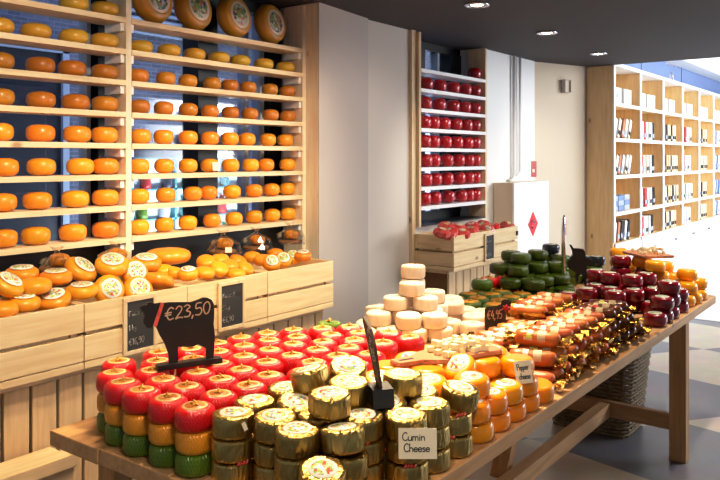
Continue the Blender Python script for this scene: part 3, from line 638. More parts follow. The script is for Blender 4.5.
# red packs in the crate
rp = meshof('red_pack_body', 'redpack', lambda bm: lathe(bm, [(0, 0), (.05, 0), (.062, .015), (.06, .04), (.035, .055), (0, .058)], 10, .05), False)
rl = meshof('red_pack_label', 'label_sq', lambda bm: lathe(bm, [(0, .001), (.024, .0005), (.025, 0)], 14), True)
for j, (x, y, v) in enumerate(((446, 226, 2.72), (441, 232, 2.655), (451, 232, 2.655), (458, 227.5, 2.75), (467.5, 226.5, 2.78), (461.5, 233, 2.65), (471, 230.5, 2.67), (483, 225, 2.77), (481, 229.5, 2.66), (493, 227, 2.70), (507, 225, 2.70))):
    u, z = PV(x, y, v)
    if abs(u-5.06) < .085: u = 5.06+math.copysign(.085, u-5.06)
    t = thing('red_cheese_pack', 'red and white wrapped cheese portion, %s from left in the crate below red rack' % ORD[j], 'cheese', (u, v, max(z-.03, 1.002)), tilt_quat(R(random.uniform(10, 45)), cam_az(u, v)+random.uniform(-1, 1)), 'red cheese packs in the crate')
    part('wrapper', rp, t); part('pack_label', rl, t, (.0, 0, .0585))

# ------------------------------------------------------------------ far corner: cabinet, pipes, sensor, call point
t = thing('white_cabinet', 'white boxy cabinet with red diamond logo standing in the far corner', 'cabinet', (6.205, 2.85, 0))
part('front_panel', boxmesh('cab_front', 'white', -.37, -.096, 0, .37, -.078, 1.39, bev=.002), t)
part('side_panel', boxmesh('cab_body', 'wall_beige', -.37, -.077, 0, .37, .095, 1.388), t)
lu, lz = PV(533, 224, 2.753)
part('logo', meshof('cab_logo', 'logo', lambda bm: prism(bm, [(lu-6.205-.105, lz), (lu-6.205, lz-.112), (lu-6.205+.105, lz), (lu-6.205, lz+.112)], -.098, -.0965)), t, label='red diamond logo with white letters')
part('logo_lettering', meshof('cab_letters', 'logo_w', lambda bm: (write(bm, 'C', lu-6.205-.046, lz-.034, .068, .012, -.0985), ribbon(bm, smooth_line([(lu-6.205-.0, lz+.022), (lu-6.205+.02, lz+.028), (lu-6.205+.016, lz+.002), (lu-6.205+.03, lz+.018), (lu-6.205+.042, lz+.0)]), .009, -.0985))), t)
pipe_u = [PV(x, 100, 2.91)[0] for x in (515.5, 521.5)]
for j, u in enumerate(pipe_u):
    single('wall_pipe', meshof('wall_pipe', 'white', lambda bm: tube(bm, [(0, 0, CEIL-.005), (0, 0, 1.46), (-.004, 0, 1.43), (-.03, 0, 1.405), (-.09, 0, 1.40)] if j == 0 else [(0, 0, CEIL-.005), (0, 0, 1.49), (-.004, 0, 1.47), (-.03, 0, 1.455), (pipe_u[0]-u+.03, 0, 1.45)], (.013 if j else .015), 10), True),
           ('thin white pipe on the corner wall, nearer the red rack' if j == 0 else 'white vertical pipe on the corner wall, nearer the red alarm box'), 'pipe', (u, 2.925, 0), group='white wall pipes')
def slant(px, py):                           # point on the slanted wall
    r = (px-360)/F; du, dv = .8+.6*r, .6-.8*r; ax, ay, bx, by = 6.68, 2.98, 7.385, 2.725
    k = (ax*(by-ay)-ay*(bx-ax))/(du*(by-ay)-dv*(bx-ax))
    d = k; return Vector((du*k, dv*k, H-(py-HZ)*d/F))
SA = math.atan2(2.725-2.98, 7.385-6.68)
p = slant(529.5, 169)
t = thing('fire_call_point', 'small red fire alarm box on the slanted beige wall above white cabinet', 'alarm', p, SA)
part('case', boxmesh('call_case', 'redplastic', -.045, -.05, -.075, .045, -.001, .075, bev=.006), t)
part('panel', boxmesh('call_panel', 'paper', -.014, -.053, -.03, .014, -.0505, .0), t)
p = slant(564.5, 86.5)
t = thing('wall_sensor', 'small grey metal framed sensor box high on the slanted beige wall', 'sensor', p, SA)
part('frame', meshof('sensor_frame', 'column', lambda bm: (box(bm, -.045, -.05, -.065, .045, -.001, -.058), box(bm, -.045, -.05, .058, .045, -.001, .065), box(bm, -.045, -.05, -.058, -.037, -.001, .058), box(bm, .037, -.05, -.058, .045, -.001, .058))), t)
part('lens', boxmesh('sensor_lens', 'wall_beige', -.036, -.035, -.057, .036, -.001, .057), t)
# ceiling downlights
for j, (x, y, w) in enumerate(((477, 4, 'nearest'), (547, 32, 'middle'), (598.5, 53, 'farthest'))):
    d = F*(H-CEIL)/(y-HZ); l = (x-360)/F*d
    t = thing('ceiling_downlight', 'recessed round ceiling spotlight, the %s of three on the dark ceiling' % w, 'light', (.8*d+.6*l, .6*d-.8*l, CEIL), None, 'recessed ceiling spotlights')
    part('ring', meshof('lamp_ring', 'steel', lambda bm: lathe(bm, [(.055, -.001), (.075, -.001), (.075, -.012), (.06, -.014), (.055, -.006)], 24), True), t)
    part('bulb', meshof('lamp_bulb', 'lamp', lambda bm: lathe(bm, [(0, -.010), (.03, -.009), (.042, -.003), (0, -.002)], 20), True), t)

# ------------------------------------------------------------------ tall shelf on the right
SV, SU, BW = 2.45, 7.44, .89; NB = 7
SZ = [2.54, 2.154, 1.80, 1.427, 1.056, .74]
t = thing('shelf_unit', 'tall pine shelf unit with white edges and white base drawers along the bright right wall', 'shelf', (SU, SV, 0))
part('side_panel', boxmesh('unit_side', 'pinewall', 0, .004, 0, .03, .27, 2.53), t)
part('back_panel', boxmesh('unit_back', 'shelf_in', .03, .262, .74, NB*BW, .272, 2.54), t)
for i in range(NB+1):
    part('upright', boxmesh('unit_upright', 'pinewall', i*BW-.02+(.052 if i == 0 else 0), .004, .741, i*BW+.02+(.032 if i == 0 else 0), .26, 2.515), t)
    part('edge_strip', boxmesh('unit_edge', 'shelf_white', i*BW-.024+(.022 if i == 0 else 0), -.012, .762, i*BW+.024+(.022 if i == 0 else 0), .003, 2.515), t, label='white front edge')
for z in SZ[1:]:
    for i in range(NB):
        part('shelf_board', boxmesh('unit_shelf', 'shelf_in', i*BW+.052 if i == 0 else i*BW+.0245, .004, z-.028, (i+1)*BW-.0245, .26, z-.001), t)
        part('shelf_edge', boxmesh('unit_shelf_edge', 'shelf_white', i*BW+.047 if i == 0 else i*BW+.025, -.012, z-.036, (i+1)*BW-.025, .0035, z), t, label='white front edge')
part('top_board', boxmesh('unit_top', 'shelf_white', 0, -.014, 2.516, NB*BW+.03, .272, 2.552), t)
part('base_cabinet', boxmesh('unit_base', 'shelf_white', .034, -.004, 0, NB*BW, .26, .70), t)
for i in range(NB):
    d = part('drawer', boxmesh('unit_drawer', 'shelf_white', i*BW+.04, -.022, .40, (i+1)*BW-.01, -.005, .695, bev=.004), t)
    part('pull', boxmesh('unit_pull', 'steel', i*BW+.40, -.034, .59, i*BW+.52, -.0225, .62, bev=.003), d)
    part('door', boxmesh('unit_door', 'shelf_white', i*BW+.04, -.022, .06, (i+1)*BW-.01, -.005, .39, bev=.004), t)
# contents
boxw = boxmesh('white_box_body', 'white', -.13, -.08, 0, .13, .08, .165, bev=.004)
boxs = boxmesh('white_box_sticker', 'frame_l', -.03, -.0815, .06, .03, -.0803, .10)
PK = {}
for nm, m in (('white', 'shelf_white'), ('tan', 'crate'), ('black', 'black'), ('red', 'redpack'), ('blue', 'blue'), ('brown', 'board'), ('cream', 'paper')):
    PK[nm] = boxmesh('packet_'+nm, m, -.032, -.07, 0, .032, .07, .205, bev=.004)
bands = {nm: boxmesh('packet_band_'+nm, m, -.0315, -.0712, .03, .0315, -.0703, .075) for nm, m in (('d', 'ink'), ('g', 'frame_l'))}
pat = [['white', 'cream', 'brown', 'white', 'cream'], ['black', 'white', 'red', 'white', 'cream', 'white', 'black'], ['tan', 'cream', 'black', 'tan', 'tan', 'black', 'tan', 'cream'], ['white', 'cream', 'red', 'white', 'white', 'cream'], ['tan', 'cream', 'black', 'tan', 'tan', 'cream'], ['white', 'blue', 'white', 'blue', 'white'], ['cream', 'tan', 'white']]
BAYN = ['first', 'second', 'third', 'fourth', 'fifth', 'sixth', 'seventh']
for b in range(NB-1):
    x0 = SU+b*BW+(.06 if b == 0 else .03)
    for j in range(2):
        t = thing('white_box', 'white carton, %s one on top shelf, %s bay of the right shelf unit' % (('left', 'right')[j], BAYN[b]), 'box', (x0+.16+j*.34, SV+.11, SZ[1]), random.uniform(-.05, .05), 'white cartons on the top shelf')
        part('carton', boxw, t); part('sticker', boxs, t)
    for s in range(1, 5):
        z = SZ[s+1]; pl = list(pat[b])
        if b == 0 and s == 3:                 # blue striped boxes
            for j in range(3):
                for kx in range(3):
                    single('striped_tin', boxmesh('striped_tin', 'blue' if (kx+j) % 2 else 'frame_l', -.085, -.07, 0, .085, .07, .053, bev=.006), 'blue and white tin, %s stack from left, %s from bottom, first bay of shelf unit' % (ORD[j], ORD[kx]), 'tin', (x0+.1+j*.19, SV+.10, z+kx*.0535), group='stacked blue and white tins')
            continue
        if b == 0 and s == 4: pl = ['black', 'white', 'brown', 'black', 'white']
        if s % 2 == 0: pl = pl[1:]+pl[:1]
        lean = {0: .42, 5: -.35}.get(b, .05) if not (b == 0 and s == 4) else .25
        x = x0+.05+(.02 if lean >= 0 else .1)
        for j, c in enumerate(pl):
            a = -abs(lean)*1 if lean > .2 else lean*random.uniform(.5, 1)
            step = .068/math.cos(a)+(.03 if abs(lean) > .2 else random.uniform(.006, .03))
            t = thing('packet', '%s slim packet, %s from left on %s shelf down, %s bay of shelf unit' % (c, ORD[j], ORD[s], BAYN[b]), 'packet',
                      (x+.03, SV+.09+random.uniform(0, .02), z+.032*abs(math.sin(a))), (0, -a, 0), 'slim packets on the right shelf unit')
            part('wrapper', PK[c], t); part('band', bands['d' if c in ('tan', 'cream') else 'g'], t)
            x += step
# faint white lettering on the blue band
lu, lz = PV(672, 66, 2.739)
def lett(bm):
    ribbon(bm, smooth_line([(-.30+i*.02, .05 if i % 2 else 0) for i in range(30)]), .012, 0)
def embl(bm):
    ribbon(bm, smooth_line([(-.1, -.1), (-.02, -.16), (.06, -.1)]), .03, 0); ribbon(bm, smooth_line([(.08, -.22), (-.1, -.20), (-.12, -.32), (.06, -.36)]), .03, 0); ribbon(bm, [(-.1, -.1), (-.1, -.18)], .03, 0); ribbon(bm, [(.06, -.1), (.08, -.2)], .03, 0)
t = thing('wall_lettering', 'small faint white lettering and emblem on slate blue wall above the shelf unit', 'lettering', (lu, 2.7385, lz))
part('lettering', meshof('wall_lettering', 'logo_w', lett), t); part('emblem', meshof('wall_emblem', 'logo_w', embl), t)

# ================================================================== TABLE
TU0, TU1, TV0, TV1 = 1.25, 4.86, .985, 2.105
t = thing('display_table', 'long rustic wooden plank table carrying all the cheese piles', 'table', ((TU0+TU1)/2, (TV0+TV1)/2, 0)); tx, ty = t.location.x, t.location.y
vs = [TV0, 1.36, 1.555, 1.86, TV1]
for a, b in zip(vs, vs[1:]):
    jj = random.uniform(-.006, .006)
    part('top_plank', boxmesh('top_plank', 'table', TU0-tx+jj, a-ty+.0012, T-.046, TU1-tx+jj, b-ty-.0012, T, bev=.004), t)
for a, b in ((TU0+.12, .05), (4.18, .09)): part('apron', boxmesh('apron', 'table_beam', a-tx, TV0+b-ty, T-.125, a+.03-tx, TV1-b-ty, T-.047), t)
for u in (1.42, 4.16):
    for v in (TV0+.005, TV1-.075):
        part('leg', boxmesh('table_leg', 'table_leg', u-tx, v-ty, 0, u+.07-tx, v+.085-ty, T-.047, bev=.003), t)
for u in (1.44, 4.175): part('cross_beam', boxmesh('cross_beam', 'table_beam', u-tx, TV0+.091-ty, .155, u+.04-tx, TV1-.076-ty, .24, bev=.003), t)
part('long_beam', boxmesh('long_beam', 'table', 1.485-tx, 1.39-ty, .16, 4.173-tx, 1.45-ty, .235, bev=.003), t)
part('brace', meshof('brace', 'table_leg', lambda bm: (beam(bm, (2.28-tx, 1.33-ty, .17), (1.98-tx, 1.33-ty, T-.06), .05, .075, (0, 1, 0)))), t)
part('brace', meshof('brace', 'table_leg', lambda bm: (beam(bm, (3.05-tx, 1.51-ty, .17), (3.35-tx, 1.51-ty, T-.06), .05, .075, (0, 1, 0)))), t)

# wicker basket under the table
def wick(bm):
    nx, nz = 15, 26; per = []
    def pt(s, z): # rounded square perimeter
        k = .17+.045*z/.58; a = s*2*math.pi; c, d = math.cos(a), math.sin(a); m = (abs(c)**6+abs(d)**6)**(-1/6)
        return (k*c*m*1.05, k*d*m*1.3, z)
    for j in range(nz):
        z = .012+j*.0222; pts = []
        for i in range(61):
            s = i/60; p = Vector(pt(s, z)); o = .006*(1 if (i+j) % 2 else -1); q = Vector((p.x, p.y, 0)).normalized(); pts.append(p+q*o)
        tube(bm, pts, .010, 5)
def wick2(bm):
    for i in range(30):
        a = (i+.5)/30*2*math.pi; c, d = math.cos(a), math.sin(a); m = (abs(c)**6+abs(d)**6)**(-1/6)
        tube(bm, [((.17+.045*z)*c*m*1.05, (.17+.045*z)*d*m*1.3, z*.58) for z in (0, .5, 1)], .007, 5)
t = thing('wicker_basket', 'tall dark wicker basket standing on the floor under the table', 'basket', (4.48, 1.57, .001))
part('weave', meshof('weave', 'wicker', wick, True), t); part('stakes', meshof('stakes', 'wicker', wick2, True), t)
part('rim', meshof('rim', 'wicker', lambda bm: tube(bm, [((.215*math.cos(a)*(abs(math.cos(a))**6+abs(math.sin(a))**6)**(-1/6))*1.05, .215*math.sin(a)*(abs(math.cos(a))**6+abs(math.sin(a))**6)**(-1/6)*1.3, .59) for a in [i/40*2*math.pi for i in range(41)]], .016, 6), True), t)
part('bottom', boxmesh('basket_bottom', 'wicker', -.17, -.21, 0, .17, .21, .012), t)

# ------------------------------------------------------------------ cheeses on the table
K = {}   # kind -> radius, height
def kind(k, r, h, m, prof=None, lab=None, lr=.6, jit=0.):
    if jit:
        def fn(bm):
            if m != 'gold': lathe(bm, prof or drum_prof(r, h, .016, .02), 40, jit); return
            pf = [(0, 0), (r*.8, .001), (r*.93, .004)]+[(r*(.985+.015*math.sin(math.pi*i/6)), .009+(h-.018)*i/6) for i in range(7)]+[(r*.955, h-.003), (r*.85, h-.0004), (r*.62, h), (0, h)]
            lathe(bm, pf, 72)
            off = Vector((random.random()*50, random.random()*50, 0))
            for v_ in bm.verts:
                rr = math.hypot(v_.co.x, v_.co.y)
                if rr < r*.3: continue
                a = math.atan2(v_.co.y, v_.co.x); sx_, sy_ = math.cos(a), math.sin(a)
                n1 = mnoise.noise(Vector((sx_*5, sy_*5, v_.co.z*18))+off); n2 = abs(mnoise.noise(Vector((sx_*13, sy_*13, v_.co.z*30))+off)); n3 = mnoise.noise(Vector((sx_*30, sy_*30, v_.co.z*80))+off)
                kq = min(1, (rr/r-.3)/.6); dr = (n1*.022-n2*.030+n3*.014)*r*kq
                v_.co.x += sx_*dr; v_.co.y += sy_*dr
                if .004 < v_.co.z: v_.co.z += (n2*.002-n3*.0015)*kq*(-1 if v_.co.z > h*.9 else 1)
        ms = [meshof('%s_body' % k, m, fn, m != 'gold') for _ in range(6)]
    else: ms = [meshof('%s_body' % k, m, lambda bm: lathe(bm, prof or drum_prof(r, h, .016, .02), 36), True)]
    lm = meshof('%s_label' % k, lab, lambda bm: lathe(bm, [(0, .0016), (r*lr, .0012), (r*lr+.001, -.001)], 28), True) if lab else None
    K[k] = dict(r=r, h=h, body=ms, label=lm)
kind('red', .0535, .058, 'red', drum_prof(.0535, .058, .018, .015), 'label_red', .62)
kind('amber', .0505, .058, 'amber', drum_prof(.0505, .058, .014, .015))
kind('green', .0505, .058, 'green', drum_prof(.0505, .058, .014, .015))
kind('gold', .0545, .058, 'gold', drum_prof(.0545, .058, .010, .01), 'label', .62, jit=.013)
kind('orange', .054, .058, 'orange', drum_prof(.054, .058, .016, .03), 'label', .58)
kind('goat', .058, .062, 'goat', drum_prof(.058, .062, .012, .015), 'label_green', .5, jit=.008)
kind('pesto', .062, .060, 'green', drum_prof(.062, .060, .020, .02), 'orange_leaf', .74)
kind('dgreen', .061, .061, 'dgreen', drum_prof(.061, .061, .017, .02), 'dgreen', .5)
kind('dred', .056, .062, 'dred', drum_prof(.056, .062, .016, .03), 'label_pale', .58)
kind('yellow', .055, .062, 'yellow', drum_prof(.055, .062, .018, .03))
kind('navy', .056, .062, 'navy', drum_prof(.056, .062, .016, .03), 'label_pale', .5)
stem = meshof('raffia_tie', 'raffia', lambda bm: (tube(bm, [(0, 0, 0), (.003, .001, .008), (-.002, .003, .014)], [.006, .004, .0015], 6), tube(bm, [(-.012, -.004, .002), (-.003, 0, .004), (.012, .006, .002)], [.0015, .004, .0015], 5), tube(bm, [(.002, -.012, .002), (0, 0, .004), (-.004, .013, .003)], [.0015, .0035, .0015], 5)), True)
sticker = boxmesh('price_sticker', 'paper', -.0055, -.0008, -.0105, .0055, .0008, .0105)
seal = meshof('red_thread', 'redpack', lambda bm: [tube(bm, [(-.016+i*.008, 0, 0), (-.013+i*.008, -.006, .004), (-.010+i*.008, -.002, .009)], .0028, 5) for i in range(4)], True)

ITEMS = []
def add(k, px, py, layer, label=None, tilt=0, yaw=0, lab=True, pile=None, dz=0., fix=False, extra=None):
    h = K[k]['h']; u, v = P(px, py, T+layer*h+dz)
    it = dict(k=k, u=u, v=v, L=layer, label=label, tilt=tilt, yaw=yaw, lab=lab, px=px, py=py, pile=pile or k, fix=fix, dz=dz, extra=extra, exp=True)
    ITEMS.append(it); return it

# red-topped stacks (red over amber over green)
reds = [(118.8, 360.8), (118.3, 372.5), (123.7, 381.2), (142.5, 390), (162.2, 397), (196.7, 402), (157.5, 360), (150, 370), (167.5, 379.5), (186.3, 386.7), (161.7, 352.5), (191, 349), (195, 358), (200.8, 373), (221.7, 342.5), (241.7, 337.5), (244.2, 345.8), (225, 350), (248.3, 355.3), (230.8, 363.7), (235.8, 369.7), (217.5, 379.2), (267.5, 375), (249.2, 383.3), (274.2, 358.3), (268.3, 349.2), (267.5, 339.5), (270.8, 334.2), (295, 330), (295, 337.5), (292.5, 343.8), (297.5, 354), (315.3, 348), (318.3, 341.7), (324, 330), (330.8, 335), (346.7, 345), (331.7, 355.8), (309, 361.7), (295, 369), (353.3, 339), (353.3, 333.5), (351.7, 328), (368, 353), (354, 361), (380, 341.7), (386, 333), (404, 335.8), (224, 392.5)]
nearend = {1: 'second', 2: 'third', 3: 'fourth', 4: 'fifth', 5: 'sixth', 0: 'first'}
redit = []
for i, (x, y) in enumerate(reds):
    it = add('red', x, y, 3)
    if i in nearend: it['label'] = 'red waxed cheese topping the %s stack from left at near table end' % nearend[i]; it['ref'] = 'the %s stack from left at near table end' % nearend[i]
    elif i == 47: it['label'] = 'red waxed cheese at the far right end of the reds beside the white pile'
    elif i == 45: it['label'] = 'red waxed cheese showing its side behind the slanted price sign, next to orange cheeses'
    elif i == 48: it['label'] = 'red waxed cheese touching the golden cheeses behind the sixth near-end stack'
    else: redit.append(it)
redit.sort(key=lambda it: -it['py'])
nr = 8; per = math.ceil(len(redit)/nr)
for r_ in range(nr):
    row = sorted(redit[r_*per:(r_+1)*per], key=lambda it: it['px'])
    for j, it in enumerate(row): it['label'] = 'red waxed cheese with tie, %s from left in the %s row behind the near-end stacks' % (ORD[j], ORD[r_])
add('green', 327.5, 324, 3, 'single green cheese with orange tie at the back corner of the reds', pile='red')['tie'] = True

# golden foil cheeses
gold = [(234, 412, 3, 3, 0, 'gold foil cheese with a white price sticker topping the leftmost golden stack'),
 (256, 399.7, 3, 2, 0, 'gold foil cheese behind the leftmost golden stack, touching the reds'),
 (280, 386.3, 3, 4, 0, 'gold foil cheese farthest back left, just below the red cheeses'),
 (294, 401.7, 3, 14, 40, 'gold foil cheese sloping with bright label, left behind the central golden heap'),
 (280, 412.5, 3, 4, 0, 'gold foil cheese topping the second golden stack from left'),
 (298, 428, 3, 3, 0, 'gold foil cheese front left, topping the third golden stack from left'),
 (314, 371, 4, 14, -110, 'gold foil cheese leaning left on the heap against the reds'),
 (346, 365.5, 4, 20, 10, 'gold foil cheese tilted up with its round label facing the viewer'),
 (347.5, 381, 4, 6, 0, 'gold foil cheese in front of the upturned one, left of the black sign foot'),
 (331, 391.3, 4, 4, 0, 'large-looking gold foil cheese on the middle front of the raised golden heap'),
 (345, 425, 3, -8, 30, 'gold foil cheese tipped away so label is hidden, front centre'),
 (317.5, 470, 2, 14, 10, 'gold foil cheese at the bottom photo edge with label facing the viewer'),
 (373, 414, 3, 2, 0, 'gold foil cheese on the stack just left of the Cumin Cheese card'),
 (402.5, 372.5, 4, 0, 0, 'dark gold foil cheese standing high right of the black sign foot'),
 (398, 402, 3, 12, 0, 'gold foil cheese half hidden right behind the black sign foot'),
 (425, 392.5, 3, 6, 0, 'gold foil cheese partly hidden under the high dark gold one'),
 (435, 402, 3, 2, 0, 'gold foil cheese topping the stack right of the Cumin Cheese card'),
 (413, 416.7, 3, 2, 0, 'gold foil cheese topping the stack that bears the Cumin Cheese card'),
 (459, 391.7, 3, 12, 60, 'gold foil cheese tilted right, topping the rightmost golden stack by the orange ones')]
for x, y, L, tl, yw, lb in gold:
    it = add('gold', x, y, L, lb, tl, yw)
    if x == 234: it['extra'] = 'sticker'
# orange cheeses
for x, y, L, tl, yw, lb in [
 (465, 363, 3, 34, -30, 'orange cheese propped up with its label tilted, under the tasting board end'),
 (487.5, 357.5, 3, 0, 0, 'orange cheese at the back beneath the right tip of the tasting board'),
 (511.7, 356.7, 3, 0, 0, 'orange cheese right behind the Pepper cheese card, rearmost'),
 (471.7, 375.8, 3, 4, 0, 'large orange cheese right behind the tilted golden one, top of pile'),
 (504, 383.7, 2, 4, 0, 'orange cheese with white label left of the Pepper cheese card'),
 (490, 391.7, 2, 2, 0, 'orange cheese second layer between the big orange and the labelled one'),
 (529, 379, 2, 0, 0, 'orange cheese directly under the Pepper cheese card'),
 (541, 383, 1, 8, 0, 'orange cheese lowest at far right end, beside the sausages'),
 (533, 394, 1, 0, 0, 'orange cheese on the table edge, second from the sausages'),
 (516.7, 401.7, 1, 0, 0, 'orange cheese on the table edge, third from the sausages'),
 (501.7, 411, 1, 0, 0, 'orange cheese on the table edge, fourth from the sausages'),
 (482.5, 400, 2, 0, 0, 'orange cheese stacked next to the rightmost golden stack'),
 (481, 418, 1, 0, 0, 'orange cheese on the table edge touching the golden stacks'),
 (494, 372, 2, 0, 0, 'orange cheese in a gap behind the large orange one, second layer'),
 (429, 378, 3, 8, 20, 'orange cheese with clear round label right of the high dark gold cheese'),
 (427.5, 366.7, 3, 0, 0, 'orange cheese under the left half of the tasting board'),
 (411, 356, 3, 8, 0, 'orange cheese with label peeking out behind tasting board handle'),
 (385, 363, 3, 0, 0, 'orange cheese left of the board handle, behind slanted price sign'),
 (379, 376, 3, 10, 0, 'orange cheese mostly hidden behind the black sign foot'),
 (492, 350, 3, 10, 0, 'orange cheese with pale label just behind the tasting board, by the sausages')]:
    add('orange', x, y, L, lb, tl, yw, lab=(x not in (487.5, 511.7, 427.5, 385, 494, 529, 541, 533)))
# white goat cheeses
for x, y, L, tl, yw, lb in [
 (413, 265, 5, 0, 0, 'white rinded cheese at the very top of the pale pyramid'),
 (411.5, 282, 4, 0, 0, 'white rinded cheese directly below the topmost one'),
 (432, 290, 3, 0, 0, 'white rinded cheese to the right rear of the pyramid, third layer'),
 (396, 296, 3, 0, 0, 'white rinded cheese in third layer, left of the pyramid centre'),
 (425, 296, 3, 0, 0, 'white rinded cheese in third layer, right of the pyramid centre'),
 (377, 298, 2, 16, -20, 'white cheese with visible label on the left shoulder of the pyramid'),
 (381, 310, 2, 0, 0, 'white cheese in second layer, left front of pyramid'),
 (406, 312, 2, 4, 0, 'white cheese in second layer, front middle of pyramid'),
 (432, 312, 2, 0, 0, 'white cheese in second layer, right front of pyramid'),
 (353, 303, 2, -10, 40, 'white cheese lying askew alone at the far left of the pale pile'),
 (347, 320, 1, 10, 0, 'white cheese with label at far left, under the askew one'),
 (390, 326, 1, 0, 0, 'white cheese in bottom layer behind the red with the upright side'),
 (415, 328, 1, 0, 0, 'white cheese in bottom layer, front middle behind the reds'),
 (438, 327, 1, 0, 0, 'white cheese in bottom layer behind the tasting board cubes'),
 (450, 296, 2, 0, 0, 'white cheese at rear right of pyramid beside the green cheeses'),
 (448, 301, 2, 14, 0, 'white cheese with green label on the right slope of the pyramid'),
 (465, 308, 1, 0, 0, 'small-looking white cheese in the rear row between pyramid and green cheeses'),
 (479, 310, 1, 4, 0, 'white cheese with label farthest right, next to the black price sign'),
 (470, 314, 1, 4, 0, 'white cheese with label, second from right in the pale pile'),
 (467, 322, 1, 0, 0, 'white cheese at right front, before the sausages'),
 (449, 320, 1, 0, 0, 'white cheese low in shade right of the pyramid'),
 (366, 326, 1, 0, 0, 'white cheese at the bottom left, behind the slanted price sign')]:
    add('goat', x, y, L, lb, tl, yw, lab=(x not in (413, 406, 411.5, 381)))
# green cheeses with orange tops (single layer)
pes = [(451, 287.5), (465, 292.5), (445, 291), (475, 287.5), (483, 293), (473, 297), (472, 300), (491, 289), (494, 301), (503, 296.5), (518, 301), (522, 295.5), (510, 291), (486, 298)]
pes.sort(key=lambda p: p[0]); PES = []
for j, (x, y) in enumerate(pes): PES.append(add('pesto', x, y, 1, 'flat green cheese with orange top, %s from left among the low green ones' % ORD[j]))
add('pesto', 473, 281, 1.45, 'green cheese with pale label at back left before the dark green pile', lab='label_green', dz=.0)['L'] = 2
# dark green pile
dgl = [(509, 251, 4), (519, 253, 4), (537.5, 250, 4), (494, 263, 3), (517, 265, 3), (537.5, 262.5, 3), (552.5, 262, 3), (491, 275, 2), (505, 276, 2), (535, 275, 2), (555, 274, 2), (532, 279, 2), (557, 286, 1), (563, 255, 3), (566, 266, 2)]
for L, nm in ((4, 'top'), (3, 'third'), (2, 'second'), (1, 'bottom')):
    for j, (x, y, _) in enumerate(sorted(p for p in dgl if p[2] == L)): add('dgreen', x, y, L, 'dark green cheese, %s from left in the %s layer of the dark green pile' % (ORD[j], nm), lab=False)
add('navy', 551, 244, 4, 'navy blue cheese on the dark green pile behind the steel rod')
add('navy', 602, 252, 3, 'navy blue cheese with pale top, beside the pine panel end')
add('navy', 586, 254, 3, 'navy blue cheese half hidden behind the small black animal sign', lab=False)
add('dgreen', 592, 265, 2, 'green cheese with green and white label between navy and dark red ones', lab='label_green')
# dark red pile
drl = [(621, 256, 4), (645, 268, 3), (632, 275, 3), (648, 272.5, 3), (608, 272, 3), (598, 270, 3), (670, 281, 3), (632, 288, 2), (652, 287.5, 2), (612, 287, 2), (615, 291, 2), (587, 288, 2), (667.5, 297, 2), (653, 302, 1), (660, 313, 1), (676, 311, 1), (683, 289, 2), (567, 292, 1), (600, 284, 2)]
for L, nm in ((4, 'topmost'), (3, 'third'), (2, 'second'), (1, 'bottom')):
    for j, (x, y, _) in enumerate(sorted(p for p in drl if p[2] == L)):
        add('dred', x, y, L, 'dark red cheese, %s from left in the %s layer of the dark red pile' % (ORD[j], nm) if L < 4 else 'dark red cheese alone on top of the dark red pile')
yl = [(619, 248, 4), (642, 256.5, 4), (655, 260.5, 4), (652, 262, 3), (668, 259, 3), (637, 261, 3), (667.5, 272, 2), (687, 269, 3), (660, 271, 2), (687, 282, 2), (697, 278, 2), (690, 292, 1), (699, 289, 1)]
for L, nm in ((4, 'top'), (3, 'third'), (2, 'second'), (1, 'bottom')):
    for j, (x, y, _) in enumerate(sorted(p for p in yl if p[2] == L)): add('yellow', x, y, L, 'bright yellow cheese, %s from left in the %s layer at the far table end' % (ORD[j], nm) if L < 4 else 'bright yellow cheese in the top layer, %s from left, by the far paddle board' % ORD[j])
# two reds on a dark tray at the back edge
add('red', 461, 273.5, 2, 'red cheese, left of two at the back table edge below the crate')
add('red', 470.5, 272, 2, 'red cheese, right of two at the back table edge below the crate')

def clampi(it):
    r = K[it['k']]['r']
    it['u'] = min(max(it['u'], TU0+r+.004), TU1-r-.01); it['v'] = min(max(it['v'], TV0+r+.006), TV1-r-.004)
def relax(layer, its, n=120):
    its = [i for i in its if i['L'] == layer]
    for _ in range(n):
        mv = 0
        for a in range(len(its)):
            for b in range(a):
                A, B = its[a], its[b]; ra = K[A['k']]['r']*1.012; rb = K[B['k']]['r']*1.012
                dx, dy = A['u']-B['u'], A['v']-B['v']; d = math.hypot(dx, dy) or 1e-4; g = ra+rb-d
                if g > 0:
                    wa, wb = (1 if A['exp'] else 2.5), (1 if B['exp'] else 2.5); s = wa+wb
                    A['u'] += dx/d*g*wa/s; A['v'] += dy/d*g*wa/s; B['u'] -= dx/d*g*wb/s; B['v'] -= dy/d*g*wb/s; mv += g
        for i in its: clampi(i)
        if mv < 1e-5: break
for i in ITEMS: clampi(i)
fillk = {'red': {2: 'amber', 1: 'green'}}
for L in (5, 4, 3, 2, 1):
    relax(L, ITEMS, 250)
    if L == 1: break
    for it in [i for i in ITEMS if i['L'] == L]:
        r = K[it['k']]['r']
        near = sorted(math.hypot(o['u']-it['u'], o['v']-it['v']) for o in ITEMS if o['L'] == L-1)
        if near and (near[0] < r*.8 or (len(near) > 2 and near[2] < 1.65*r) or (len(near) > 1 and near[0] < r*1.1 and near[1] < r*1.4)): continue
        base = it.get('root', it); k = fillk.get(base['pile'], {}).get(L-1, it['k'] if it['k'] not in ('navy',) else 'dgreen')
        if base['k'] == 'red' and base['py'] < 280: k = 'red'
        if base['k'] == 'green': k = {2: 'amber', 1: 'green'}[L-1]
        ITEMS.append(dict(k=k, u=it['u'], v=it['v'], L=L-1, tilt=0, yaw=0, lab=False, px=it['px'], py=it['py'], pile=base['pile'], dz=0, exp=False, root=base, label=None, extra=None))
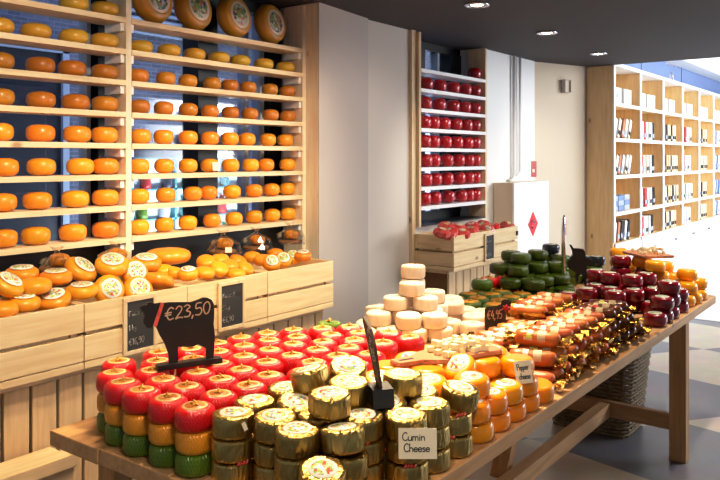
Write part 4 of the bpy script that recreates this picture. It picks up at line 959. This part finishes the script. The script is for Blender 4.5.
PN = {'red': 'red_cheese', 'amber': 'amber_cheese', 'green': 'green_cheese', 'gold': 'golden_foil_cheese', 'orange': 'orange_cheese', 'goat': 'white_cheese', 'pesto': 'green_cheese', 'dgreen': 'dark_green_cheese', 'dred': 'dark_red_cheese', 'yellow': 'yellow_cheese', 'navy': 'navy_cheese'}
CN = {'red': 'red waxed', 'amber': 'amber waxed', 'green': 'green waxed', 'gold': 'gold foil', 'orange': 'orange', 'goat': 'white', 'pesto': 'green', 'dgreen': 'dark green', 'dred': 'dark red', 'yellow': 'yellow', 'navy': 'navy'}
GR = {'red': 'stacked red, amber and green cheeses', 'gold': 'golden foil cheeses', 'orange': 'orange pepper cheeses', 'goat': 'white goat cheeses', 'pesto': 'low green cheeses', 'dgreen': 'dark green cheeses', 'dred': 'dark red cheeses', 'yellow': 'yellow cheeses', 'navy': 'navy cheeses'}
labs = {}
for it in ITEMS:
    k = it['k']; kk = K[k]; u, v = it['u'], it['v']; hh = kk['h']
    z = T+(it['L']-1)*(hh if it['exp'] else K[it['root']['k']]['h'])+.0006
    if k in ('amber', 'green') and not it['exp']: z = T+(it['L']-1)*.058+.0006
    grp = GR[it['pile']]
    lb = it['label'] or 'cheese'
    t_ = it['tilt']
    if it['extra'] == 'sticker': q = Quaternion((0, 0, 1), cam_az(u, v)+R(90))
    else: q = tilt_quat(R(t_), cam_az(u, v)+R(it['yaw'])) if t_ else tilt_quat(R(random.uniform(0, 2.2)), random.uniform(0, 6))
    z += abs(math.sin(R(t_)))*kk['r']*.55 if abs(t_) > 9 else abs(math.sin(R(t_)))*kk['r']*.3
    o = thing(PN[k], lb, 'cheese', (u, v, z), q, grp)
    part('foil_wrap' if k == 'gold' else 'rind' if k == 'goat' else 'wax_coat', random.choice(kk['body']), o)
    top = hh+.0004
    if kk['label'] and it['lab']:
        if isinstance(it['lab'], str): part('round_label', K['goat']['label'], o, (0, 0, top), label='round green and white label')
        else: part('orange_top' if k == 'pesto' else 'round_label', kk['label'], o, (0, 0, top))
    if k in ('red', 'pesto') or it.get('tie'): part('tie', stem, o, (0, 0, top+.001), random.uniform(0, 6))
    if it['extra'] == 'sticker': part('price_sticker', sticker, o, (.028, -.050, .036), (R(-6), R(-22), R(32)), label='white price sticker')
    if k == 'gold' and it['L'] < 3 and random.random() < .6:
        a = cam_az(u, v)+random.uniform(-.5, .5); qi = q.inverted() @ Vector((math.cos(a), math.sin(a), 0))
        part('red_seal', seal, o, (qi.x*.047, qi.y*.047, .055), math.atan2(qi.y, qi.x)+R(90), label='red plastic seal')
    it['z'] = z; it['o'] = o
# dark tray under the two reds
u, v = P(476, 279, T+.07)
single('dark_tray', meshof('dark_tray', 'bread', lambda bm: box(bm, -.07, -.03, 0, .07, .03, .02, .003)), 'dark wooden block at the back table edge beside the two red cheeses', 'block', (u, min(v, 2.05), T+.0625), R(20))

# ------------------------------------------------------------------ smoked cheese sticks in gold foil
SR = .030
def sausage_body(bm):
    pts = [(-.082, 0, 0)]+[(-.078+.156*i/8, 0, .002*math.sin(i)) for i in range(9)]+[(.082, 0, 0)]
    tube(bm, pts, [SR*.55, SR*.85]+[SR*(.99+.02*math.sin(i*2)) for i in range(7)]+[SR*.85, SR*.55], 16)
def foil_end(s):
    def f(bm):
        n = 7; rows = []
        for i, (x, w, th) in enumerate(((.070, .027, .018), (.085, .014, .009), (.100, .030, .007), (.122, .038, .004))):
            ring = []
            for k_ in range(n*2):
                a = 2*math.pi*k_/(n*2); jx = random.uniform(-.003, .003)
                ring.append(bm.verts.new((s*(x+jx), math.cos(a)*w+random.uniform(-.002, .002), math.sin(a)*th*1.0+random.uniform(-.004, .004)*(i > 0)+(.004 if k_ % 2 else -.004)*(i > 1))))
            rows.append(ring)
        for A, B in zip(rows, rows[1:]):
            for k_ in range(n*2): bm.faces.new((A[k_], A[(k_+1) % (n*2)], B[(k_+1) % (n*2)], B[k_]))
        bm.faces.new(rows[-1])
    return f
def foil_bed(bm):                             # foil tray edge running below the stick
    pts = []
    for i in range(13):
        x = -.085+.17*i/12
        for j, (y, z) in enumerate(((-.033, -.014), (-.022, -.025), (0, -.031), (.022, -.025), (.033, -.014))): pts.append(bm.verts.new((x, y+random.uniform(-.002, .002), z+random.uniform(-.003, .003))))
    for i in range(12):
        for j in range(4): a = i*5+j; bm.faces.new((pts[a], pts[a+1], pts[a+6], pts[a+5]))
def wrap_label(x0, x1):
    def f(bm):
        rows = []
        for i in range(9):
            a = R(20+140*i/8); rows.append([bm.verts.new((x, math.cos(a)*(SR+.0012), math.sin(a)*(SR+.0012))) for x in (x0, x1)])
        for A, B in zip(rows, rows[1:]): bm.faces.new((A[0], A[1], B[1], B[0]))
    return f
sb = meshof('stick', 'sausage', sausage_body, True); sbd = meshof('stick_dark', 'sausage_d', sausage_body, True)
fe = [(meshof('foil_end', 'foil', foil_end(-1)), meshof('foil_end', 'foil', foil_end(1))) for _ in range(4)]
fb = [meshof('foil_bed', 'foil', foil_bed) for _ in range(3)]
sl1 = meshof('stick_label', 'label_sq', wrap_label(-.045, -.012)); sl2 = meshof('stick_label', 'label_tan', wrap_label(.006, .036)); slr = meshof('stick_band', 'redpack', wrap_label(-.052, -.046))
def stick(u, v, z, ang, dark, label, labels=True, tiltx=0.):
    o = thing('smoked_cheese_stick', label,  'cheese', (u, v, z), (R(random.uniform(-26, 26)), tiltx, ang), 'smoked cheese sticks in gold foil')
    part('stick', sbd if dark else sb, o)
    a, b = random.choice(fe); part('foil_end', a, o, (0, 0, -.004)); part('foil_end', b, o, (0, 0, -.004)); part('foil_bed', random.choice(fb), o)
    STICKS.append(o)
    if labels: part('front_label', sl1, o, label='printed label'); part('pale_label', sl2, o, label='cream label'); part('red_band', slr, o)
STICKS = []
ang0 = R(-82)
def rowof(n, u0, u1, v, z, nm, lab=True, darkfrom=9, dirs=0.):
    for i in range(n):
        u = u0+(u1-u0)*i/(n-1)
        stick(u, v+random.uniform(-.012, .012), z, ang0+R(random.uniform(-10, 10)), u > darkfrom, '%s stick of smoked cheese, %s from near end, %s' % ('dark brown' if u > darkfrom else 'orange brown', ORD[i], nm), lab)
z1 = T+.032
rowof(12, 2.52, 3.53, 1.125, z1, 'bottom layer along table edge', False, 3.2)
rowof(11, 2.58, 3.48, 1.135, z1+.054, 'second layer along table edge', True, 3.2)
rowof(9, 2.66, 3.42, 1.150, z1+.108, 'top layer along table edge', True, 3.22)
rowof(12, 2.53, 3.52, 1.355, z1, 'bottom layer of inner column', False, 9)
rowof(11, 2.58, 3.48, 1.370, z1+.054, 'upper layer of inner column', True, 9)
for j, (u, v) in enumerate(((3.10, 1.40), (3.22, 1.41), (3.34, 1.42), (3.45, 1.42))): stick(u, v, z1+.108, ang0+R(random.uniform(-5, 5)), False, 'orange stick lying on top of the inner column, %s towards the dark red pile' % ORD[j])

# ------------------------------------------------------------------ tasting boards with cubes
cubes = [boxmesh('cheese_cube_%d' % i, 'cube', -.5*a, -.5*b, 0, .5*a, .5*b, c, bev=.002) for i, (a, b, c) in enumerate(((.020, .018, .017), (.024, .018, .016), (.018, .022, .019)))]
def board(pa, pb, z, w, label, ncube, gname, seed, hfrac=.30):
    rnd = random.Random(seed)
    A = Vector(P(*pa, z)); B = Vector(P(*pb, z)); d = B-A; L = d.length; a = math.atan2(d.y, d.x)
    def out():
        pts = []; hl = L*hfrac; hw = w*.22
        pts += [(0, -hw*.8), (.012, -hw), (hl*.75, -hw*.9), (hl, -w*.42), (hl+.03, -w/2), (L-.02, -w/2), (L, -w*.4), (L, w*.4), (L-.02, w/2), (hl+.03, w/2), (hl, w*.42), (hl*.75, hw*.9), (.012, hw), (0, hw*.8)]
        return pts
    t = thing('tasting_board', label, 'board', (A.x, A.y, z), a)
    def f(bm):
        p = out(); lo = [bm.verts.new((x, y, 0)) for x, y in p]; hi = [bm.verts.new((x, y, .014)) for x, y in p]
        n = len(p); bm.faces.new(lo[::-1]); bm.faces.new(hi)
        for i in range(n): bm.faces.new((lo[i], lo[(i+1) % n], hi[(i+1) % n], hi[i]))
        bmesh.ops.bevel(bm, geom=[e for e in bm.edges], offset=.003, segments=2, affect='EDGES')
    part('board', meshof('board', 'board', f), t)
    part('hang_slot', meshof('hang_slot', 'black', lambda bm: box(bm, .02, -.006, .0142, L*hfrac*.6, .006, .0148)), t)
    n1 = int(ncube*.62); c = 0
    spots = []
    for i in range(1500):
        if c >= n1: break
        x = L*hfrac+.045+rnd.random()*(L*(1-hfrac)-.09); y = (rnd.random()-.5)*w*.78
        if all(math.hypot(x-s[0], y-s[1]) > .0245 for s in spots): spots.append((x, y, 0)); c += 1
    up = []
    for i in range(1500):
        if c >= ncube: break
        x = L*hfrac+.06+rnd.random()*(L*(1-hfrac)-.13); y = (rnd.random()-.5)*w*.62
        if all(math.hypot(x-s[0], y-s[1]) > .0245 for s in up) and any(math.hypot(x-s[0], y-s[1]) < .018 for s in spots): up.append((x, y, 1)); c += 1
    q = Matrix.Rotation(a, 4, 'Z')
    for x, y, l in spots+up:
        p = q @ Vector((x, y, 0))
        single('cheese_cube', rnd.choice(cubes), 'pale yellow cheese cube heaped on the %s' % gname, 'cheese', (A.x+p.x, A.y+p.y, z+.0145+l*.0195), rnd.random()*3, 'cheese cubes on the %s' % gname)
board((394, 366), (492, 349), T+.176, .135, 'reddish brown paddle board with cheese cubes lying on the orange cheeses', 74, 'paddle board in front of the white pile', 3)
board((632, 252), (661, 258.5), T+.252, .20, 'brown paddle board with cheese cubes lying on the yellow cheeses', 18, 'far paddle board on the yellow cheeses', 5, .12)

# ------------------------------------------------------------------ price signs
def px_plane(A, B, wpx, rows):               # helper: outline in sign units -> metres
    return None
# cow sign: stands on the reds
zc = T+3*.058+.004
A = Vector(P(156.5, 370, zc)); B = Vector(P(221, 361.5, zc)); d = B-A; L = d.length
dm = ((A+B)/2).dot(Vector((.8, .6))); mpp = dm/F
t = thing('cow_price_sign', 'black cow shaped sign with red collar reading €23,50 standing on the red cheeses', 'sign', (A.x, A.y, zc), math.atan2(d.y, d.x))
def cz(zx, zy):
    k = (zx-157)/283; return (k*L, (425-k*36-zy)/4.367*mpp+.012)
cow = [(85, 178), (98, 166), (118, 164), (118, 154), (134, 152), (150, 158), (172, 153), (192, 153), (215, 150), (260, 148), (305, 146), (335, 135), (358, 124), (378, 124), (396, 132), (406, 150), (408, 190), (405, 240), (411, 290), (408, 330), (405, 392), (372, 396), (372, 348), (350, 336), (335, 328), (318, 338), (290, 342), (262, 340), (248, 340), (247, 418), (210, 424), (206, 370), (190, 325), (172, 296), (160, 268), (148, 250), (132, 262), (114, 262), (101, 240), (106, 212), (97, 192)]
part('cow_silhouette', meshof('cow', 'black', lambda bm: prism(bm, [cz(*p) for p in cow], -.004, .004)), t)
part('foot_bar', boxmesh('foot_bar', 'black', 0, -.018, 0, L, .018, .016, bev=.002), t)
part('collar', meshof('collar', 'collar', lambda bm: prism(bm, [cz(174, 152), cz(188, 154), cz(156, 257), cz(141, 252)], -.0052, .0052)), t, label='red collar ribbon')
x0, z0 = cz(192, 230); x1, z1_ = cz(398, 180)
part('chalk_writing', meshof('cow_price', 'goldchalk', lambda bm: write(bm, '€23,50', x0, z0-.001, .037, .0042, -.0047, fit=(x1-x0)*.97, slope=.07)), t, label='chalk price €23,50')
# slanted dark sign on black foot
zb = T+3*.058
u, v = P(380, 404, zb)
t = thing('slanted_price_sign', 'dark slanted price board on a black foot block among the gold cheeses', 'sign', (u, v, zb+.001), R(232))
part('foot_block', meshof('foot_block', 'black', lambda bm: prism(bm, [(-.035, 0), (.04, 0), (.028, .045), (-.026, .05)], -.028, .028)), t)
sbd_ = part('board', meshof('slant_board', 'slant', lambda bm: prism(bm, [(-.016, 0), (.018, 0), (.022, .13), (.004, .165), (-.05, .19), (-.058, .175), (-.024, .05)], -.004, .003)), t, (0, 0, .035), (R(9), 0, 0))
part('chalk_writing', meshof('slant_price', 'chalkmark', lambda bm: write(bm, '€4,25', 0, 0, .028, .004, 0, fit=.09)), sbd_, (-.022, -.0046, .165), (0, R(80), 0), label='chalk price')
# black card with red bow near the white pile
u, v = P(495, 334, T+.062)
t = thing('black_price_card', 'black animal shaped price card with red bow between white and green cheeses', 'sign', (u, v, T+.058), math.atan2(-u, v)*-1+R(0) if False else cam_az(u, v)+R(90))
t.location.z += .012
def s3(x, y): return ((x-180)/12*.0050, (440-y)/12*.0050)
part('card', meshof('card3', 'black', lambda bm: prism(bm, [s3(*p) for p in [(75, 470), (75, 210), (92, 182), (130, 175), (200, 166), (238, 150), (248, 112), (275, 98), (318, 100), (345, 128), (332, 200), (292, 222), (285, 470)]], -.003, .003)), t)
x, z = s3(100, 300)
part('chalk_writing', meshof('card3_txt', 'goldchalk', lambda bm: write(bm, '€4,95', x, z, .036, .004, -.0036, fit=.064, slope=.1)), t, label='chalk price €4,95')
def bow(bm):
    cx, cz_ = s3(290, 185)
    for k in range(6):
        a = k*math.pi/3+.3; tube(bm, [(cx, -.006, cz_), (cx+.010*math.cos(a), -.010, cz_+.010*math.sin(a)), (cx+.017*math.cos(a), -.007, cz_+.017*math.sin(a))], [.003, .005, .002], 6)
part('red_bow', meshof('bow', 'redplastic', bow, True), t, label='red ribbon bow')
# far black animal sign
u, v = P(579, 285, T+.125)
t = thing('animal_price_sign', 'small black animal shaped sign standing between the dark green and dark red piles', 'sign', (u, v, T+.126), cam_az(u, v)+R(90))
def s4(x, y): return ((x-205)/5.33*.0056, (400-y)/5.33*.0056)
part('silhouette', meshof('animal4', 'black', lambda bm: prism(bm, [s4(*p) for p in [(156, 192), (166, 192), (178, 210), (205, 210), (226, 213), (236, 228), (238, 258), (276, 268), (272, 300), (242, 300), (244, 400), (230, 400), (224, 342), (202, 337), (200, 388), (188, 388), (186, 335), (150, 315), (150, 275), (174, 265), (170, 225)]], -.004, .004)), t)
x, z = s4(190, 262)
part('chalk_writing', meshof('animal4_txt', 'chalk', lambda bm: write(bm, '€5', x, z, .03, .003, -.0046, fit=.035)), t)
# steel rod with red tag
u, v = P(563.5, 262, T+.19)
t = thing('steel_rod', 'slim steel rod with hooked tip and red tag rising from the green pile', 'rod', (u, v, T+.05))
part('shaft', meshof('rod', 'steel', lambda bm: tube(bm, [(0, 0, 0), (0, 0, .33), (.004, 0, .40), (.012, 0, .425)], [.014, .012, .009, .004], 10), True), t)
part('red_tag', boxmesh('rod_tag', 'redplastic', .016, -.006, .30, .03, -.004, .39, bev=.001), t)
# paper cards
def card(px0, py0, px1, py1, item, lines, label, tilt):
    it = item; u, v = it['u'], it['v']; az = cam_az(u, v); r = K[it['k']]['r']+.013
    uu, vv = u+math.cos(az)*r, v+math.sin(az)*r; d = .8*uu+.6*vv; w = (px1-px0)*d/F; h = (py1-py0)*d/F
    xc = (px0+px1)/2; lat = (xc-360)/F*d; uu, vv = .8*d+.6*lat, .6*d-.8*lat
    z = H-(py1-HZ)*d/F
    t = thing('price_card', label, 'card', (uu, vv, z), (R(-6), R(tilt), math.atan2(-.8, .6)))
    part('card', boxmesh('card', 'paper', -w/2, -.0006, 0, w/2, .0006, h), t)
    for s, a, b, c in lines: part('handwriting', meshof('card_txt', 'ink', lambda bm: write(bm, s, -w/2+w*a, h*b, h*.26, h*.030, -.0012, fit=w*c)), t)
g21 = next(i for i in ITEMS if i['k'] == 'gold' and i['px'] == 413)
card(398.5, 429, 437, 459, g21, [('Cumin', .10, .60, .60), ('Cheese', .14, .24, .68)], 'cream paper card handwritten Cumin Cheese stuck on a golden stack', 0)
o7 = next(i for i in ITEMS if i['k'] == 'orange' and i['px'] == 529)
card(516.5, 361, 533.5, 383.5, o7, [('Pepper', .14, .60, .70), ('cheese' if False else 'cheese', .22, .20, .66)], 'small white paper card handwritten Pepper cheese leaning on orange cheeses', -7)

# ================================================================== LIGHT
def spot(loc, tgt, W, col=(1, .80, .55), size=80, blend=.7, rad=.06):
    l = bpy.data.lights.new('spot', 'SPOT'); l.energy = W; l.color = col; l.spot_size = R(size); l.spot_blend = blend; l.shadow_soft_size = rad
    o = bpy.data.objects.new('spot_lamp', l); COL.objects.link(o); o.location = loc
    o.rotation_euler = (Vector(tgt)-Vector(loc)).to_track_quat('-Z', 'Y').to_euler()
def area(loc, tgt, W, col, sx, sy):
    l = bpy.data.lights.new('area', 'AREA'); l.shape = 'RECTANGLE'; l.size = sx; l.size_y = sy; l.energy = W; l.color = col
    o = bpy.data.objects.new('area_lamp', l); COL.objects.link(o); o.location = loc
    o.rotation_euler = (Vector(tgt)-Vector(loc)).to_track_quat('-Z', 'Y').to_euler()
WARM = (1, .79, .52)
spot((2.3, 1.9, 2.45), (1.75, 1.55, .9), 150, WARM, 62)
spot((2.75, 1.75, 2.45), (2.35, 1.35, .9), 200, WARM, 62)
spot((3.2, 1.8, 2.45), (2.9, 1.75, .9), 170, WARM, 55)
spot((1.3, .9, 2.45), (1.45, 1.25, .9), 45, WARM, 70)
spot((3.4, 1.0, 2.45), (3.1, 1.2, .9), 80, WARM, 55)
spot((4.3, .9, 2.45), (4.3, 1.35, .95), 130, (1, .86, .68), 62)
spot((1.5, 1.7, 2.45), (1.6, 2.6, 1.05), 75, WARM, 75)
spot((2.6, 1.8, 2.45), (2.7, 2.65, 1.05), 60, WARM, 75)
spot((1.4, 1.3, 2.45), (1.6, 3.0, 1.4), 75, (1, .84, .62), 75)
spot((2.6, 1.3, 2.45), (2.8, 3.0, 1.35), 85, (1, .84, .62), 66)
spot((4.6, 1.6, 2.45), (5.0, 2.9, 1.2), 65, (1, .88, .72), 66, rad=.2)
spot((6.0, 1.7, 2.45), (6.6, 2.9, 1.2), 50, (1, .86, .66), 70, rad=.25)
spot((3.2, .9, 2.45), (3.7, 2.95, 1.2), 45, (1, .88, .74), 60)
spot((.5, .1, 2.45), (1.6, 1.2, .9), 75, (1, .84, .62), 60, rad=.15)  # added warm fill from the camera side, for cards and stack fronts
spot((7.0, 1.2, 2.45), (5.9, 2.95, 1.5), 26, (.95, .95, 1), 70, rad=.3)  # added soft fill from the right, lifts the dark side of the pipes
# daylight: bright hall on the right, sky outside the windows; two low lamps out there are added
area((10.5, -1.5, 3.30), (10.5, 0.0, 0), 700, (.92, .96, 1), 6, 5)
area((9.5, -3.5, 2.4), (9.8, 2.5, 1.4), 230, (.95, .97, 1), 4, 2)
area((2.0, 4.0, 4.5), (3.2, 5.0, 1.5), 75, (.46, .60, 1), 3, 1)
area((4.2, 4.2, .75), (4.2, 5.0, 1.0), 48, (.85, .95, 1), 1.2, .3)  # added low lamp that brightens the shop back
area((6.2, 3.9, 3.0), (6.2, 5.0, 1.0), 28, (.6, .76, 1), 2, .6)
area((8.8, 4.1, 1.0), (8.8, 5.0, 1.15), 330, (.92, .96, 1), 2.6, .5)  # added low lamp that brightens the brick seen behind the red rack
w = bpy.data.worlds.new('World'); bpy.context.scene.world = w; w.use_nodes = True
w.node_tree.nodes['Background'].inputs[0].default_value = (.80, .87, 1, 1); w.node_tree.nodes['Background'].inputs[1].default_value = .32

# which cheeses of the piles can be seen decides how they are told apart
def label_piles():
    bpy.context.view_layer.update(); dg = bpy.context.evaluated_depsgraph_get(); sc = bpy.context.scene
    cam_p = Vector((0, 0, H))
    def seen(o, pts):
        n = 0
        for p in pts:
            w = o.matrix_world @ Vector(p); d = (w-cam_p).normalized(); hit = sc.ray_cast(dg, cam_p, d)
            ob = hit[4]
            while ob is not None and ob is not o: ob = ob.parent
            n += ob is o
        return n
    for it in ITEMS:
        r, h = K[it['k']]['r'], K[it['k']]['h']; o = it['o']
        pts = [(math.cos(i*.3927)*r, math.sin(i*.3927)*r, h*f) for i in range(0, 16, 2) for f in (.3, .7)]+[(math.cos(i*.785)*r*.7, math.sin(i*.785)*r*.7, h) for i in range(0, 8, 2)]
        it['seen'] = seen(o, pts)
        d = .8*o.location.x+.6*o.location.y; it['sx'] = (.6*o.location.x-.8*o.location.y)/d
    LN = {4: 'top', 3: 'third', 2: 'middle', 1: 'bottom'}
    PNM = {'dgreen': 'dark green pile', 'dred': 'dark red pile', 'yellow': 'far yellow pile', 'gold': 'golden pile', 'orange': 'orange pile', 'goat': 'white pyramid', 'red': 'red-topped stacks', 'navy': 'navy stacks'}
    for it in ITEMS:                             # near-end stacks have their own words
        if not it['exp'] and it['root'].get('ref'):
            it['o']['label'] = '%s cheese in the %s of %s' % (CN[it['k']], LN[it['L']], it['root']['ref'])
    for k in CN:
        for L in (5, 4, 3, 2, 1):
            auto = k in ('dgreen', 'dred', 'yellow')
            grp = [i for i in ITEMS if i['k'] == k and i['L'] == L and i['seen'] > 0 and not (not i['exp'] and i['root'].get('ref')) and (not i['exp'] or auto) and not (i['exp'] and 'left in the' not in (i['label'] or ''))]
            grp.sort(key=lambda i: i['sx'])
            for j, i in enumerate(grp):
                pn = PNM[i['pile']]; w = ORD[j] if j < 14 else {14: 'fifteenth', 15: 'sixteenth', 16: 'seventeenth', 17: 'eighteenth'}.get(j, 'last')
                i['o']['label'] = ('%s cheese, %s from left in the %s layer of the %s' if auto else '%s cheese below others, %s from left of those in the %s layer, %s') % (CN[k], w, LN[L], pn)
    for it in ITEMS:
        if it['seen'] == 0 and (not it['exp'] or it['k'] in ('dgreen', 'dred', 'yellow')) and not (not it['exp'] and it['root'].get('ref')):
            it['o']['label'] = '%s cheese buried in the %s layer beneath the other cheeses' % (CN[it['k']], LN[it['L']]); it['o']['group'] = 'buried %s cheeses, %s layer' % (CN[it['k']], LN[it['L']])
    for o in STICKS:
        pts = [(x, math.cos(a)*SR, math.sin(a)*SR) for x in (-.11, -.05, 0, .05, .11) for a in (.2, 1.57, 3.0, -.6)]
        if seen(o, pts) == 0: o['label'] = 'stick of smoked cheese buried inside the gold foil heap'; o['group'] = 'buried smoked cheese sticks'
label_piles()

# ================================================================== CAMERA
cam = bpy.data.cameras.new('Camera'); co = bpy.data.objects.new('Camera', cam); COL.objects.link(co)
co.location = (0, 0, H); co.rotation_euler = (R(90), 0, math.atan2(.6, .8)-R(90))
cam.sensor_width = 36; cam.lens = 36*F/720; cam.shift_y = -(240-HZ)/720; cam.clip_start = .05
sc = bpy.context.scene; sc.camera = co
sc.view_settings.view_transform = 'Standard'; sc.view_settings.look = 'None'; sc.view_settings.exposure = 0.05
sc.view_settings.use_curve_mapping = True
cu = sc.view_settings.curve_mapping; cc = cu.curves[3]
cc.points.new(.22, .195); cc.points.new(.72, .77); cu.update()
